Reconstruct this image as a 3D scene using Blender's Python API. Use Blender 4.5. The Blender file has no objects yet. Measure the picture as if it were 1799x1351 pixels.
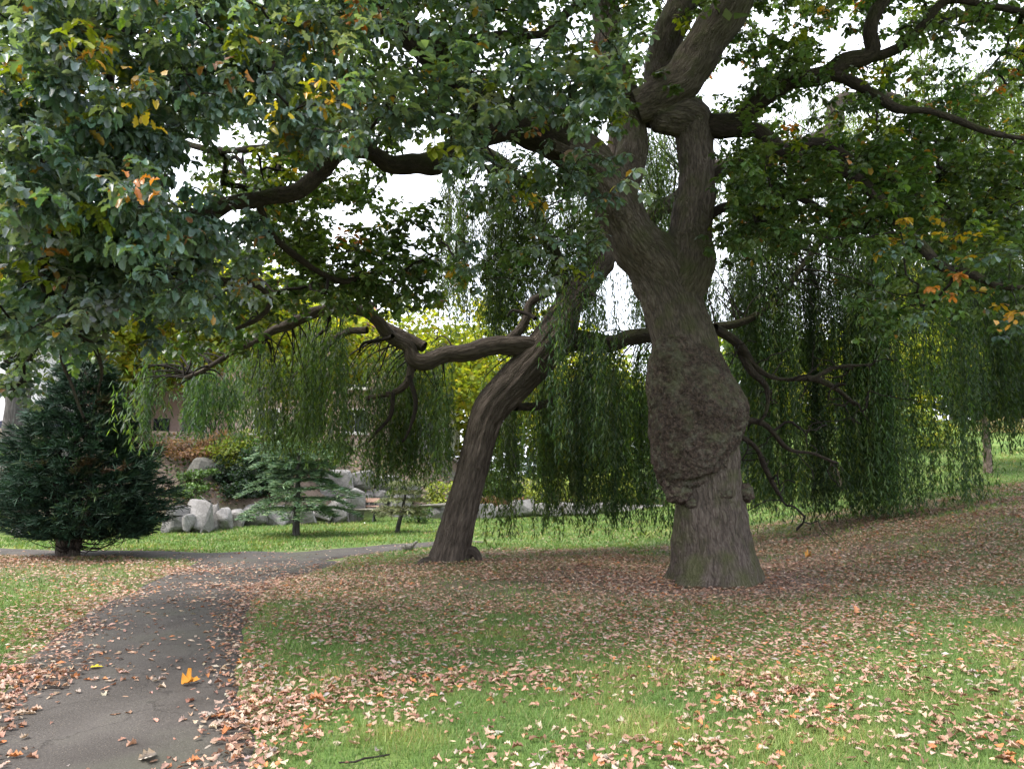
import bpy, bmesh, math, random
import numpy as np
from mathutils import Vector
rng = np.random.default_rng(11); random.seed(11)
SC = bpy.context.scene; COL = SC.collection
R = math.radians

# ------------------------------------------------------------------ camera, sky, sun, exposure
CAMZ = 1.6; PITCH = R(7.0); FOC = 1340.0
cam = bpy.data.cameras.new('camera'); camo = bpy.data.objects.new('camera', cam); COL.objects.link(camo)
camo.location = (0, 0, CAMZ); camo.rotation_euler = (R(90) + PITCH, 0, 0)
cam.sensor_width = 36; cam.lens = FOC / 1799 * 36; cam.clip_end = 2000; cam.clip_start = 0.05
SC.camera = camo
SUN_EL, SUN_AZ = R(54), R(-112)          # azimuth measured from +Y (straight ahead) towards +X
wd = bpy.data.worlds.new('World'); SC.world = wd; wd.use_nodes = True
nt = wd.node_tree; nt.nodes.clear()
wo = nt.nodes.new('ShaderNodeOutputWorld'); bg = nt.nodes.new('ShaderNodeBackground')
sky = nt.nodes.new('ShaderNodeTexSky'); sky.sky_type = 'NISHITA'; sky.sun_disc = False
sky.sun_elevation = SUN_EL; sky.sun_rotation = SUN_AZ; sky.air_density = 1.0; sky.dust_density = 3.0
mx = nt.nodes.new('ShaderNodeMix'); mx.data_type = 'RGBA'; mx.inputs[0].default_value = 0.8
tcw = nt.nodes.new('ShaderNodeTexCoord'); nz = nt.nodes.new('ShaderNodeTexNoise'); nz.inputs['Scale'].default_value = 2.2; nz.inputs['Detail'].default_value = 5
cr = nt.nodes.new('ShaderNodeValToRGB'); cr.color_ramp.elements[0].color = (6.3, 6.7, 7.4, 1); cr.color_ramp.elements[1].color = (8.4, 8.5, 8.8, 1)
cr.color_ramp.elements[0].position = .3; cr.color_ramp.elements[1].position = .7
nt.links.new(tcw.outputs['Generated'], nz.inputs['Vector']); nt.links.new(nz.outputs['Fac'], cr.inputs[0])
nt.links.new(sky.outputs[0], mx.inputs[6]); nt.links.new(cr.outputs[0], mx.inputs[7])
nt.links.new(mx.outputs[2], bg.inputs[0]); bg.inputs[1].default_value = 0.12
nt.links.new(bg.outputs[0], wo.inputs[0])
sl = bpy.data.lights.new('sun', 'SUN'); sl.energy = 2.2; sl.angle = R(22); sl.color = (1, .95, .86)
so = bpy.data.objects.new('sun', sl); COL.objects.link(so)
sd = Vector((math.sin(SUN_AZ) * math.cos(SUN_EL), math.cos(SUN_AZ) * math.cos(SUN_EL), math.sin(SUN_EL)))
so.rotation_euler = (-sd).to_track_quat('-Z', 'Y').to_euler(); so.location = (0, 0, 40)
SC.view_settings.view_transform = 'Standard'; SC.view_settings.look = 'None'
SC.view_settings.exposure = 1.75; SC.view_settings.gamma = 1.0
SC.render.engine = 'CYCLES'
cy = SC.cycles; cy.max_bounces = 6; cy.diffuse_bounces = 3; cy.glossy_bounces = 2; cy.transmission_bounces = 4
cy.use_denoising = True; cy.denoising_prefilter = 'FAST'; cy.caustics_reflective = False; cy.caustics_refractive = False; cy.sample_clamp_indirect = 6

# ------------------------------------------------------------------ geometry helpers
CT, ST = math.cos(PITCH), math.sin(PITCH)
def P(u, v, d):
    """world point that stands d metres ahead, seen in direction (u, v) of the survey picture"""
    u = np.asarray(u, float); v = np.asarray(v, float); d = np.asarray(d, float)
    a = (u - 899.5) / FOC; b = (675.5 - v) / FOC
    y = CT - b * ST; t = d / y
    return np.stack([a * t, d + 0 * a, CAMZ + (ST + b * CT) * t], -1)
def proj(p):
    p = np.asarray(p, float); x, y, z = p[..., 0], p[..., 1], p[..., 2] - CAMZ
    f = y * CT + z * ST; b = (-y * ST + z * CT) / f
    return 899.5 + x / f * FOC, 675.5 - b * FOC
def S(t):
    t = np.clip(t, 0, 1); return t * t * (3 - 2 * t)
def vhash(ix, iy, iz):
    h = (ix.astype(np.int64) * 374761393 + iy.astype(np.int64) * 668265263 + iz.astype(np.int64) * 2147483647 // 7) & 0xffffffff
    h = ((h ^ (h >> 13)) * 1274126177) & 0xffffffff
    return ((h ^ (h >> 16)) & 0xffff) / 65535.0
def noise3(p):
    p = np.asarray(p, float); i = np.floor(p).astype(np.int64); f = p - i; f = f * f * (3 - 2 * f); r = 0
    for a in (0, 1):
        for b in (0, 1):
            for c in (0, 1):
                w = (f[..., 0] if a else 1 - f[..., 0]) * (f[..., 1] if b else 1 - f[..., 1]) * (f[..., 2] if c else 1 - f[..., 2])
                r = r + w * vhash(i[..., 0] + a, i[..., 1] + b, i[..., 2] + c)
    return r * 2 - 1
def fbm(p, o=3):
    p = np.asarray(p, float); r = 0; a = 1.0
    for k in range(o): r = r + a * noise3(p * 2 ** k + 17.3 * k); a *= .5
    return r
def norm(v): return v / np.maximum(np.linalg.norm(v, axis=-1, keepdims=True), 1e-9)

def mesh_data(name, V, F, mat=None, attrs=None, smooth=True):
    V = np.asarray(V, np.float32); FS = F if isinstance(F, list) else [F]
    FS = [np.asarray(f, np.int32) for f in FS if len(f)]
    me = bpy.data.meshes.new(name); me.vertices.add(len(V)); me.vertices.foreach_set('co', V.ravel())
    lv = np.concatenate([f.ravel() for f in FS]); tot = np.concatenate([np.full(len(f), f.shape[1], np.int32) for f in FS])
    st = np.concatenate([[0], np.cumsum(tot)[:-1]]).astype(np.int32)
    me.loops.add(len(lv)); me.loops.foreach_set('vertex_index', lv)
    me.polygons.add(len(tot)); me.polygons.foreach_set('loop_start', st); me.polygons.foreach_set('loop_total', tot)
    me.polygons.foreach_set('use_smooth', np.full(len(tot), smooth, bool))
    for k, a in (attrs or {}).items():
        a = np.asarray(a, np.float32)
        if a.ndim == 1: at = me.attributes.new(k, 'FLOAT', 'POINT'); at.data.foreach_set('value', a)
        elif k == 'Col': 
            at = me.attributes.new(k, 'FLOAT_COLOR', 'POINT'); at.data.foreach_set('color', np.concatenate([a, np.ones((len(a), 1), np.float32)], 1).ravel())
        else: at = me.attributes.new(k, 'FLOAT_VECTOR', 'POINT'); at.data.foreach_set('vector', a.ravel())
    if mat: me.materials.append(mat)
    me.update(calc_edges=True); me.validate()
    return me
def link(name, me, parent=None, loc=(0, 0, 0)):
    o = bpy.data.objects.new(name, me); COL.objects.link(o); o.location = loc
    if parent: o.parent = parent
    return o
def mk(name, V, F, mat=None, parent=None, attrs=None, smooth=True):
    """one mesh object; world coordinates, moved into its parent's frame"""
    V = np.asarray(V, float)
    off = np.zeros(3); q = parent
    while q is not None: off = off + np.array(q.location); q = q.parent
    return link(name, mesh_data(name, V - off, F, mat, attrs, smooth), parent)
def tag(o, label=None, cat=None, group=None, kind=None):
    if label: o['label'] = label
    if cat: o['category'] = cat
    if group: o['group'] = group
    if kind: o['kind'] = kind
    return o
def thing(name, loc, label, cat, group=None):
    o = bpy.data.objects.new(name, None); COL.objects.link(o); o.location = [float(c) for c in loc]; o.empty_display_size = .2
    return tag(o, label, cat, group)

def catmull(pts, step):
    """resample control rows (x,y,z,r) to about 'step' metres"""
    pts = np.asarray(pts, float); n = len(pts); out = []
    ext = np.vstack([2 * pts[0] - pts[1], pts, 2 * pts[-1] - pts[-2]])
    for i in range(n - 1):
        p0, p1, p2, p3 = ext[i:i + 4]; k = max(2, int(np.linalg.norm((p2 - p1)[:3]) / step))
        t = np.linspace(0, 1, k, endpoint=False)[:, None]
        q = .5 * (2 * p1 + (p2 - p0) * t + (2 * p0 - 5 * p1 + 4 * p2 - p3) * t ** 2 + (3 * p1 - p0 - 3 * p2 + p3) * t ** 3)
        out.append(q)
    out.append(pts[-1:]); o = np.vstack(out); o[:, 3] = np.maximum(o[:, 3], .002); return o
def tube(path, sides, cap=True, disp=None):
    """tube through rows (x,y,z,r): verts, [quads, tris], tc (bark coordinates)"""
    path = np.asarray(path, float); C = path[:, :3]; r = path[:, 3]; n = len(C)
    T = norm(np.gradient(C, axis=0)); ref = np.array([1., 0, 0]) if abs(T[0][0]) < .9 else np.array([0, 1., 0])
    X = np.zeros((n, 3)); x = norm(ref - T[0] * ref.dot(T[0])); 
    for i in range(n):
        x = x - T[i] * x.dot(T[i]); x = x / max(np.linalg.norm(x), 1e-9); X[i] = x
    Y = np.cross(T, X); a = np.linspace(0, 2 * np.pi, sides, endpoint=False)
    L = np.concatenate([[0], np.cumsum(np.linalg.norm(np.diff(C, axis=0), axis=1))])
    ca, sa = np.cos(a), np.sin(a)
    tc = np.stack([ca[None] * r[:, None], sa[None] * r[:, None], np.repeat(L[:, None], sides, 1)], -1)
    rr = np.repeat(r[:, None], sides, 1)
    if disp is not None: rr = rr + disp(tc, rr, a)
    V = C[:, None] + X[:, None] * (ca[None] * rr)[..., None] + Y[:, None] * (sa[None] * rr)[..., None]
    i = np.arange(n - 1)[:, None] * sides; j = np.arange(sides)[None]; j2 = (j + 1) % sides
    Q = np.stack([i + j, i + j2, i + sides + j2, i + sides + j], -1).reshape(-1, 4)
    V = V.reshape(-1, 3); tc = tc.reshape(-1, 3); Tt = np.zeros((0, 3), int)
    if cap:
        V = np.vstack([V, C[-1] + T[-1] * r[-1] * .5]); tc = np.vstack([tc, [0, 0, L[-1]]]); b = (n - 1) * sides; k = len(V) - 1
        Tt = np.stack([b + np.arange(sides), b + (np.arange(sides) + 1) % sides, np.full(sides, k)], -1)
    return V, Q, Tt, tc
class MB:
    """collects pieces into one mesh"""
    def __init__(s): s.V = []; s.F = {3: [], 4: []}; s.A = []; s.n = 0
    def add(s, V, *Fs, tc=None, col=None):
        for f in Fs:
            if len(f): s.F[f.shape[1]].append(np.asarray(f) + s.n)
        s.V.append(V); s.n += len(V)
        s.A.append(tc if tc is not None else (np.broadcast_to(col, (len(V), 3)) if col is not None else np.zeros((len(V), 3))))
    def tube(s, path, sides, **k):
        V, Q, T, tc = tube(path, sides, **k); s.add(V, Q, T, tc=tc)
    def box(s, c, size, rz=0, tilt=0):
        x, y, z = np.array(size) / 2; v = np.array([[i, j, k] for i in (-x, x) for j in (-y, y) for k in (-z, z)])
        if tilt: ct, st = math.cos(tilt), math.sin(tilt); v = np.stack([v[:, 0], v[:, 1] * ct - v[:, 2] * st, v[:, 1] * st + v[:, 2] * ct], -1)
        cz, sz = math.cos(rz), math.sin(rz); v = np.stack([v[:, 0] * cz - v[:, 1] * sz, v[:, 0] * sz + v[:, 1] * cz, v[:, 2]], -1)
        s.add(v + np.array(c), np.array([[0, 1, 3, 2], [4, 6, 7, 5], [0, 4, 5, 1], [2, 3, 7, 6], [0, 2, 6, 4], [1, 5, 7, 3]]))
    def build(s, name, mat, parent=None, attr='tc', smooth=True, kind=None):
        F = [np.concatenate(f) for f in s.F.values() if f]
        o = mk(name, np.concatenate(s.V), F, mat, parent, {attr: np.concatenate(s.A)}, smooth)
        if kind: o['kind'] = kind
        return o
def frames(axis, nrm):
    a = norm(axis); x = norm(np.cross(a, nrm)); n = np.cross(x, a); return np.stack([x, a, n], -1)   # columns
def stamp(tV, tF, pos, M, scl):
    n, k = len(pos), len(tV)
    V = np.einsum('nij,kj->nki', M, tV) * np.asarray(scl)[:, None, None] + pos[:, None]
    return V.reshape(-1, 3), (tF[None] + (np.arange(n) * k)[:, None, None]).reshape(-1, tF.shape[1])
def rand_dirs(n, zlo=-1, zhi=1):
    z = rng.uniform(zlo, zhi, n); a = rng.uniform(0, 2 * np.pi, n); s = np.sqrt(1 - z * z); return np.stack([s * np.cos(a), s * np.sin(a), z], -1)

# ------------------------------------------------------------------ materials
MATS = {}
def nodes(name):
    m = bpy.data.materials.new(name); m.use_nodes = True; n = m.node_tree; n.nodes.clear()
    out = n.nodes.new('ShaderNodeOutputMaterial'); return m, n, out
def N(n, t, **kw):
    x = n.nodes.new(t)
    for k, v in kw.items():
        if k in x.inputs: x.inputs[k].default_value = v
        else: setattr(x, k, v)
    return x
def ramp(n, fac, stops):
    r = n.nodes.new('ShaderNodeValToRGB'); e = r.color_ramp.elements
    while len(e) < len(stops): e.new(.5)
    for i, (p, c) in enumerate(stops): e[i].position = p; e[i].color = (*c, 1)
    n.links.new(fac, r.inputs[0]); return r.outputs[0]
def mixc(n, f, a, b, bt='MIX'):
    m = n.nodes.new('ShaderNodeMix'); m.data_type = 'RGBA'; m.blend_type = bt
    for i, x in ((0, f), (6, a), (7, b)):
        if isinstance(x, (int, float)): m.inputs[i].default_value = x
        elif isinstance(x, tuple): m.inputs[i].default_value = (*x, 1)
        else: n.links.new(x, m.inputs[i])
    return m.outputs[2]
def simple(name, col, rough=.7, vary=.25, scale=20, bump=.2, metal=0, spec=.5, coord='Object'):
    m, n, out = nodes(name); b = N(n, 'ShaderNodeBsdfPrincipled', Roughness=rough, Metallic=metal); b.inputs['Specular IOR Level'].default_value = spec
    tc = N(n, 'ShaderNodeTexCoord'); t = N(n, 'ShaderNodeTexNoise', Scale=scale, Detail=6.0); n.links.new(tc.outputs[coord], t.inputs['Vector'])
    lo = tuple(c * (1 - vary) for c in col); hi = tuple(min(1, c * (1 + vary)) for c in col)
    n.links.new(ramp(n, t.outputs['Fac'], [(.3, lo), (.7, hi)]), b.inputs['Base Color'])
    if bump:
        bp = N(n, 'ShaderNodeBump', Strength=bump, Distance=.02); n.links.new(t.outputs['Fac'], bp.inputs['Height']); n.links.new(bp.outputs[0], b.inputs['Normal'])
    n.links.new(b.outputs[0], out.inputs[0]); MATS[name] = m; return m
def leafmat(name, rough=.5, trans=.35, tint=(1.25, 1.35, .6), spec=.4, noise=0):
    """thin leaf: colour from Col, some light passes through"""
    m, n, out = nodes(name); at = N(n, 'ShaderNodeAttribute', attribute_name='Col'); c = at.outputs['Color']
    b = N(n, 'ShaderNodeBsdfPrincipled', Roughness=rough); b.inputs['Specular IOR Level'].default_value = spec
    if noise:
        tc = N(n, 'ShaderNodeTexCoord'); t = N(n, 'ShaderNodeTexNoise', Scale=noise, Detail=4.0); n.links.new(tc.outputs['Object'], t.inputs['Vector'])
        c = mixc(n, .8, c, ramp(n, t.outputs['Fac'], [(.3, (.6, .6, .6)), (.7, (1.35, 1.3, 1.25))]), 'MULTIPLY')
    n.links.new(c, b.inputs['Base Color'])
    tr = N(n, 'ShaderNodeBsdfTranslucent'); n.links.new(mixc(n, 1.0, c, tint, 'MULTIPLY'), tr.inputs['Color'])
    mxs = N(n, 'ShaderNodeMixShader', Fac=trans); n.links.new(b.outputs[0], mxs.inputs[1]); n.links.new(tr.outputs[0], mxs.inputs[2])
    n.links.new(mxs.outputs[0], out.inputs[0]); MATS[name] = m; return m
def barkmat(name, dark, light, moss=None, fu=14, stretch=.16, bump=1.0, dist=.03, mossamt=.55, wart=False):
    m, n, out = nodes(name); b = N(n, 'ShaderNodeBsdfPrincipled', Roughness=.9); b.inputs['Specular IOR Level'].default_value = .15
    at = N(n, 'ShaderNodeAttribute', attribute_name='tc'); mp = N(n, 'ShaderNodeMapping'); mp.inputs['Scale'].default_value = (1, 1, stretch)
    n.links.new(at.outputs['Vector'], mp.inputs[0])
    w = N(n, 'ShaderNodeTexNoise', Scale=fu * .4, Detail=3.0); n.links.new(mp.outputs[0], w.inputs['Vector'])
    wv = N(n, 'ShaderNodeVectorMath', operation='MULTIPLY_ADD'); n.links.new(w.outputs['Color'], wv.inputs[0]); wv.inputs[1].default_value = (.09, .09, .09); n.links.new(mp.outputs[0], wv.inputs[2])
    vo = N(n, 'ShaderNodeTexVoronoi', Scale=float(fu)); vo.feature = 'DISTANCE_TO_EDGE'; n.links.new(wv.outputs[0], vo.inputs['Vector'])
    nn = N(n, 'ShaderNodeTexNoise', Scale=fu * 2.2, Detail=6.0, Roughness=.65); n.links.new(mp.outputs[0], nn.inputs['Vector'])
    big = N(n, 'ShaderNodeTexNoise', Scale=2.1, Detail=4.0); n.links.new(at.outputs['Vector'], big.inputs['Vector'])
    rd = N(n, 'ShaderNodeTexNoise', Scale=fu * .8, Detail=5.0, Roughness=.6); n.links.new(wv.outputs[0], rd.inputs['Vector'])
    edge = ramp(n, vo.outputs['Distance'], [(0, (0, 0, 0)), (.35, (1, 1, 1))]); edge = mixc(n, .55, edge, ramp(n, rd.outputs['Fac'], [(.42, (0, 0, 0)), (.6, (1, 1, 1))]))
    hm = mixc(n, .45, edge, nn.outputs['Fac'])
    c = ramp(n, hm, [(.15, dark), (.55, tuple((a + b2) / 2 for a, b2 in zip(dark, light))), (.95, light)])
    c = mixc(n, .5, c, ramp(n, big.outputs['Fac'], [(.3, (.6, .58, .55)), (.7, (1.3, 1.25, 1.25))]), 'MULTIPLY')
    if moss:
        mz = N(n, 'ShaderNodeTexNoise', Scale=3.2, Detail=5.0); n.links.new(at.outputs['Vector'], mz.inputs['Vector'])
        ge = N(n, 'ShaderNodeNewGeometry'); sx = N(n, 'ShaderNodeSeparateXYZ'); n.links.new(ge.outputs['Normal'], sx.inputs[0])
        ad = N(n, 'ShaderNodeMath', operation='MULTIPLY_ADD'); n.links.new(sx.outputs[2], ad.inputs[0]); ad.inputs[1].default_value = .22; n.links.new(mz.outputs['Fac'], ad.inputs[2])
        f = ramp(n, ad.outputs[0], [(mossamt - .08, (0, 0, 0)), (mossamt + .2, (.7, .7, .7))]); c = mixc(n, f, c, moss)
        if wart:
            lz = N(n, 'ShaderNodeTexNoise', Scale=6.0, Detail=6.0, Roughness=.7); n.links.new(at.outputs['Vector'], lz.inputs['Vector'])
            c = mixc(n, ramp(n, lz.outputs['Fac'], [(.5, (0, 0, 0)), (.68, (.45, .45, .45))]), c, (.17, .175, .135))
    n.links.new(c, b.inputs['Base Color'])
    bp = N(n, 'ShaderNodeBump', Strength=bump, Distance=dist); n.links.new(hm, bp.inputs['Height']); n.links.new(bp.outputs[0], b.inputs['Normal'])
    n.links.new(b.outputs[0], out.inputs[0]); MATS[name] = m; return m

barkmat('oak_bark', (.046, .037, .032), (.205, .17, .146), (.07, .08, .028), 30, .22, 1.0, .06, .55)
barkmat('shaded_bark', (.018, .014, .012), (.07, .055, .044), (.04, .046, .014), 38, .3, 1.0, .04, .55)  # darker bark copy: shade of limbs under the crown put into the colour
barkmat('burl_bark', (.018, .013, .012), (.16, .12, .1), (.095, .1, .052), 26, .8, 1.0, .05, .58, True)
barkmat('willow_bark', (.036, .029, .024), (.155, .128, .108), None, 22, .15, 1.0, .07)
barkmat('twig_bark', (.012, .01, .009), (.04, .033, .028), None, 30, .3, .5, .01)
barkmat('pale_bark', (.12, .09, .075), (.33, .25, .21), None, 16, .5, .6, .01)
barkmat('grey_bark', (.04, .038, .036), (.13, .125, .12), None, 10, .15, 1.0, .04)
leafmat('oak_leaf', .36, .34, (1.8, 1.8, .45), .5)
leafmat('willow_leaf', .5, .45, (1.9, 1.8, .5), .35)
leafmat('far_leaf', .6, .5, (1.7, 1.6, .5), .25)
leafmat('needle', .6, .12, (1, 1.2, .6), .25)
leafmat('dry_leaf', .7, .15, (1.2, 1, .7), .25, 60)
leafmat('grass_blade', .55, .3, (1.1, 1.3, .5), .3)
leafmat('shrub_leaf', .5, .3, (1.3, 1.4, .5), .35)
def stone_mat(name, lo, hi):
    m, n, out = nodes(name); b = N(n, 'ShaderNodeBsdfPrincipled', Roughness=.88); tc = N(n, 'ShaderNodeTexCoord'); oi = N(n, 'ShaderNodeObjectInfo')
    ad = N(n, 'ShaderNodeVectorMath', operation='ADD'); n.links.new(tc.outputs['Object'], ad.inputs[0]); n.links.new(oi.outputs['Location'], ad.inputs[1])
    a = N(n, 'ShaderNodeTexNoise', Scale=3.0, Detail=8.0, Roughness=.65); f = N(n, 'ShaderNodeTexNoise', Scale=22.0, Detail=6.0, Roughness=.7); v = N(n, 'ShaderNodeTexVoronoi', Scale=2.3); v.feature = 'DISTANCE_TO_EDGE'
    for t in (a, f, v): n.links.new(ad.outputs[0], t.inputs['Vector'])
    c = ramp(n, a.outputs['Fac'], [(.3, lo), (.55, tuple((x + y) / 2 for x, y in zip(lo, hi))), (.75, hi)])
    c = mixc(n, .6, c, ramp(n, f.outputs['Fac'], [(.35, (.65, .65, .65)), (.65, (1.25, 1.25, 1.25))]), 'MULTIPLY')
    c = mixc(n, ramp(n, v.outputs['Distance'], [(0, (.75, .75, .75)), (.03, (0, 0, 0))]), c, (.09, .085, .075))
    c = mixc(n, ramp(n, f.outputs['Fac'], [(.6, (0, 0, 0)), (.75, (.35, .35, .35))]), c, (.16, .17, .08))
    n.links.new(c, b.inputs['Base Color']); bp = N(n, 'ShaderNodeBump', Strength=.8, Distance=.05)
    n.links.new(mixc(n, .4, a.outputs['Fac'], f.outputs['Fac']), bp.inputs['Height']); n.links.new(bp.outputs[0], b.inputs['Normal']); n.links.new(b.outputs[0], out.inputs[0]); MATS[name] = m
stone_mat('stone', (.11, .103, .1), (.3, .285, .28)); stone_mat('brown_stone', (.085, .078, .064), (.2, .185, .155))
simple('iron', (.02, .02, .022), .5, .3, 40, .1, .6); simple('bench_wood', (.36, .22, .17), .7, .25, 30, .2); simple('grey_wood', (.32, .28, .24), .8, .2, 40, .2)
simple('white_render', (.75, .75, .76), .8, .05, 6, .05); simple('pink_render', (.5, .37, .34), .9, .12, 8, .1); simple('roof_tile', (.27, .13, .1), .85, .3, 14, .3)
simple('slate', (.14, .14, .16), .7, .2, 12, .2); simple('glass', (.03, .035, .045), .08, .1, 3, 0); simple('white_paint', (.78, .78, .77), .5, .04, 10, 0)
simple('tyre', (.015, .015, .016), .9, .2, 30, .1); simple('alloy', (.5, .5, .52), .35, .1, 20, 0, .8); simple('car_paint', (.02, .024, .05), .25, .1, 4, 0, .3); simple('lamp_glass', (.6, .65, .68), .15, .1, 10, 0)
simple('step_stone', (.2, .185, .17), .9, .3, 9, .4); simple('squirrel_fur', (.15, .14, .125), .9, .45, 45, .6); simple('feather', (.8, .8, .8), .7, .05, 10, 0)
def brickmat():
    m, n, out = nodes('red_brick'); b = N(n, 'ShaderNodeBsdfPrincipled', Roughness=.9); tc = N(n, 'ShaderNodeTexCoord'); br = N(n, 'ShaderNodeTexBrick', Scale=4.5)
    br.inputs['Color1'].default_value = (.4, .15, .09, 1); br.inputs['Color2'].default_value = (.32, .12, .08, 1); br.inputs['Mortar'].default_value = (.4, .36, .32, 1)
    mp = N(n, 'ShaderNodeMapping'); mp.inputs['Rotation'].default_value = (R(90), 0, 0); n.links.new(tc.outputs['Object'], mp.inputs[0]); n.links.new(mp.outputs[0], br.inputs[0]); n.links.new(br.outputs[0], b.inputs[0]); n.links.new(b.outputs[0], out.inputs[0]); MATS['red_brick'] = m
brickmat()

# ------------------------------------------------------------------ terrain
WX = np.array([-40, -22, -16, -12, -10.3, -9.6, -9.1, -7.9, -6.9, -6.3, -4.2, -3.5, 0, 5, 12, 40]); WY = np.array([14, 16.5, 19.5, 21.6, 22.9, 23.9, 25.2, 26.1, 28.0, 29.2, 29.6, 29.9, 33, 33.2, 35, 40.])
def wall_y(x): return np.interp(x, WX, WY)
PATH1 = np.array([[-1.2, -6, .8], [-1.5, 0, .8], [-2.1, 4, .82], [-2.95, 6, .92], [-3.75, 8.2, 1.0], [-4.3, 10.2, 1.0], [-4.65, 12.4, 1.12], [-4.75, 14, 1.3], [-4.8, 15.4, 1.5]])
PATH2 = np.array([[-17, 18.6, .7], [-13, 17.3, .75], [-9, 16.55, .8], [-6.5, 16.15, .85], [-4.5, 16.3, .82], [-3, 17.75, .62], [-1.9, 19.2, .52], [-1.0, 20.5, .5]])
def pdist(x, y, path, along=False):
    """distance to the path's edge, negative inside"""
    x = np.asarray(x, float); best = np.full(x.shape, 1e9)
    q = catmull(np.c_[path[:, :2], np.zeros(len(path)), path[:, 2]], .4)
    for a, b in zip(q[:-1], q[1:]):
        ab = (b - a)[:2]; t = np.clip(((x - a[0]) * ab[0] + (y - a[1]) * ab[1]) / ab.dot(ab), 0, 1)
        best = np.minimum(best, np.hypot(x - a[0] - t * ab[0], y - a[1] - t * ab[1]) - (a[3] + t * (b[3] - a[3])))
    return best
def hgt(x, y):
    x = np.asarray(x, float); y = np.asarray(y, float)
    h = 1.25 * S((x - 2.5) / 11) * S((y - 6) / 11) + .1 * np.clip(x - 12, 0, 12) * S((y - 4) / 10)
    h = h + .12 * np.clip(y - 22, 0, 16) * S((x - 11) / 3.5)
    tb = y - wall_y(x); amp = .3 + .7 * S((-1.5 - x) / 4)
    h = h + (.75 * S(tb / .7 + .1) * S((8 - x) / 4) + np.minimum(.3 * np.clip(tb - .6, 0, 40), 2.65)) * amp
    h = h + 0.05 * np.sin(x * .7 + 1.3) * np.sin(y * .55) * S((y - 2) / 5) + .03 * noise3(np.stack([x * .9, y * .9, 0 * x], -1)) * S((y - 5) / 3)
    return h
def ground_pt(u, v):
    lo = P(u, v, np.linspace(2.5, 60, 3000)); z = hgt(lo[:, 0], lo[:, 1]); k = np.argmax(lo[:, 2] <= z); return lo[k] if lo[k, 2] <= z[k] + .05 else lo[-1]
def litter(x, y):
    """fallen leaves per square metre"""
    p1 = pdist(x, y, PATH1); p2 = pdist(x, y, PATH2); p = np.minimum(p1, p2)
    n1 = fbm(np.stack([x * 1.1, y * 1.1, 0 * x + 3], -1)); n2 = fbm(np.stack([x * .35, y * .35, 0 * x + 9], -1), 2)
    D = (165 + 50 * S((x - 2) / 6) + 230 * S((y - 5.2) / 3.5)) * (.3 + .7 * S((x + 5.2) / 1.5))
    D = D + 430 * np.exp(-((x - 1.2) / 6.0) ** 2 - ((y - 11.0) / 3.3) ** 2 ) + 330 * np.exp(-((x - 9.5) / 7) ** 2 - ((y - 15) / 5) ** 2)
    D = D + 330 * np.exp(-((x + 10) / 3.2) ** 2 - ((y - 14.2) / 1.6) ** 2)
    D = D * np.clip(1.1 + .85 * n1 + .5 * n2, .15, 2.8)
    far = S((y - 16.5 - 3.2 * S((x - 2) / 6)) / 1.6); D = D * (1 - far * .97)
    nearp = S((15.5 - y) / 2)
    on = p < -.05
    Dp = (26 + 170 * np.exp(-((y - 12) / 3.2) ** 2) + 12 * S((y - 6) / 3)) * np.clip(1 + 1.1 * n1, .15, 2.5)
    D = np.where(on, Dp, D)
    side = np.where(x > np.interp(y, PATH1[:, 1], PATH1[:, 0]), 1.05, 1.0)
    D = D + nearp * side * 620 * np.exp(-((p1 + .12 - .1 * n2) / (.29 + .07 * n1)) ** 2) * np.clip(.85 + .6 * n1, .2, 2)
    D = D * np.where(p2 < 0, .35, 1)
    return np.clip(D, .3, 800)
def axis(lo, f0, f1, hi, st):
    a = [f1]; s = st
    while a[-1] < hi: s *= 1.16; a.append(a[-1] + s)
    b = [f0]; s = st
    while b[-1] > lo: s *= 1.16; b.append(b[-1] - s)
    return np.array(b[1:][::-1] + list(np.arange(f0, f1, st)) + a)
gx = axis(-420, -19, 19, 420, .27); gy = axis(-60, 2.5, 36, 600, .27)
GX, GY = np.meshgrid(gx, gy); GZ = hgt(GX, GY)
pm = np.minimum(pdist(GX.ravel(), GY.ravel(), PATH1), pdist(GX.ravel(), GY.ravel(), PATH2)).reshape(GX.shape)
GZ = GZ - .04 * S((-pm - .02) / .25)
lit = litter(GX.ravel(), GY.ravel()); bankmask = S((GY - wall_y(GX)) / .6) * S((6 - GX) / 4)
bare = 1.0 * np.exp(-((GX - 3.15) / 1.5) ** 2 - ((GY - 11.6) / .9) ** 2) + .75 * np.exp(-((GX + 10) / 3.0) ** 2 - ((GY - 14.3) / 1.7) ** 2) + bankmask
GN = fbm(np.stack([GX * .9, GY * .9, 0 * GX], -1))
bare = np.clip(bare + .62 * np.exp(-((GX - 1.5) / 7.0) ** 2 - ((GY - 12.6) / 3.2) ** 2) * (1 + .7 * GN) + .9 * S((.12 - np.abs(pm)) / .2) + .7 * np.exp(-((GX - 9.5) / 6.5) ** 2 - ((GY - 16.0) / 3.6) ** 2) * (1 + .6 * GN), 0, 1)
ny, nx = GX.shape; ii = (np.arange(ny - 1)[:, None] * nx + np.arange(nx - 1)[None]).ravel()
m, n, out = nodes('lawn'); b = N(n, 'ShaderNodeBsdfPrincipled', Roughness=.9); b.inputs['Specular IOR Level'].default_value = .15
tc = N(n, 'ShaderNodeTexCoord'); a1 = N(n, 'ShaderNodeTexNoise', Scale=1.1, Detail=5.0); a2 = N(n, 'ShaderNodeTexNoise', Scale=38.0, Detail=5.0, Roughness=.7); a3 = N(n, 'ShaderNodeTexNoise', Scale=.22, Detail=3.0)
for t in (a1, a2, a3): n.links.new(tc.outputs['Object'], t.inputs['Vector'])
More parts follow.
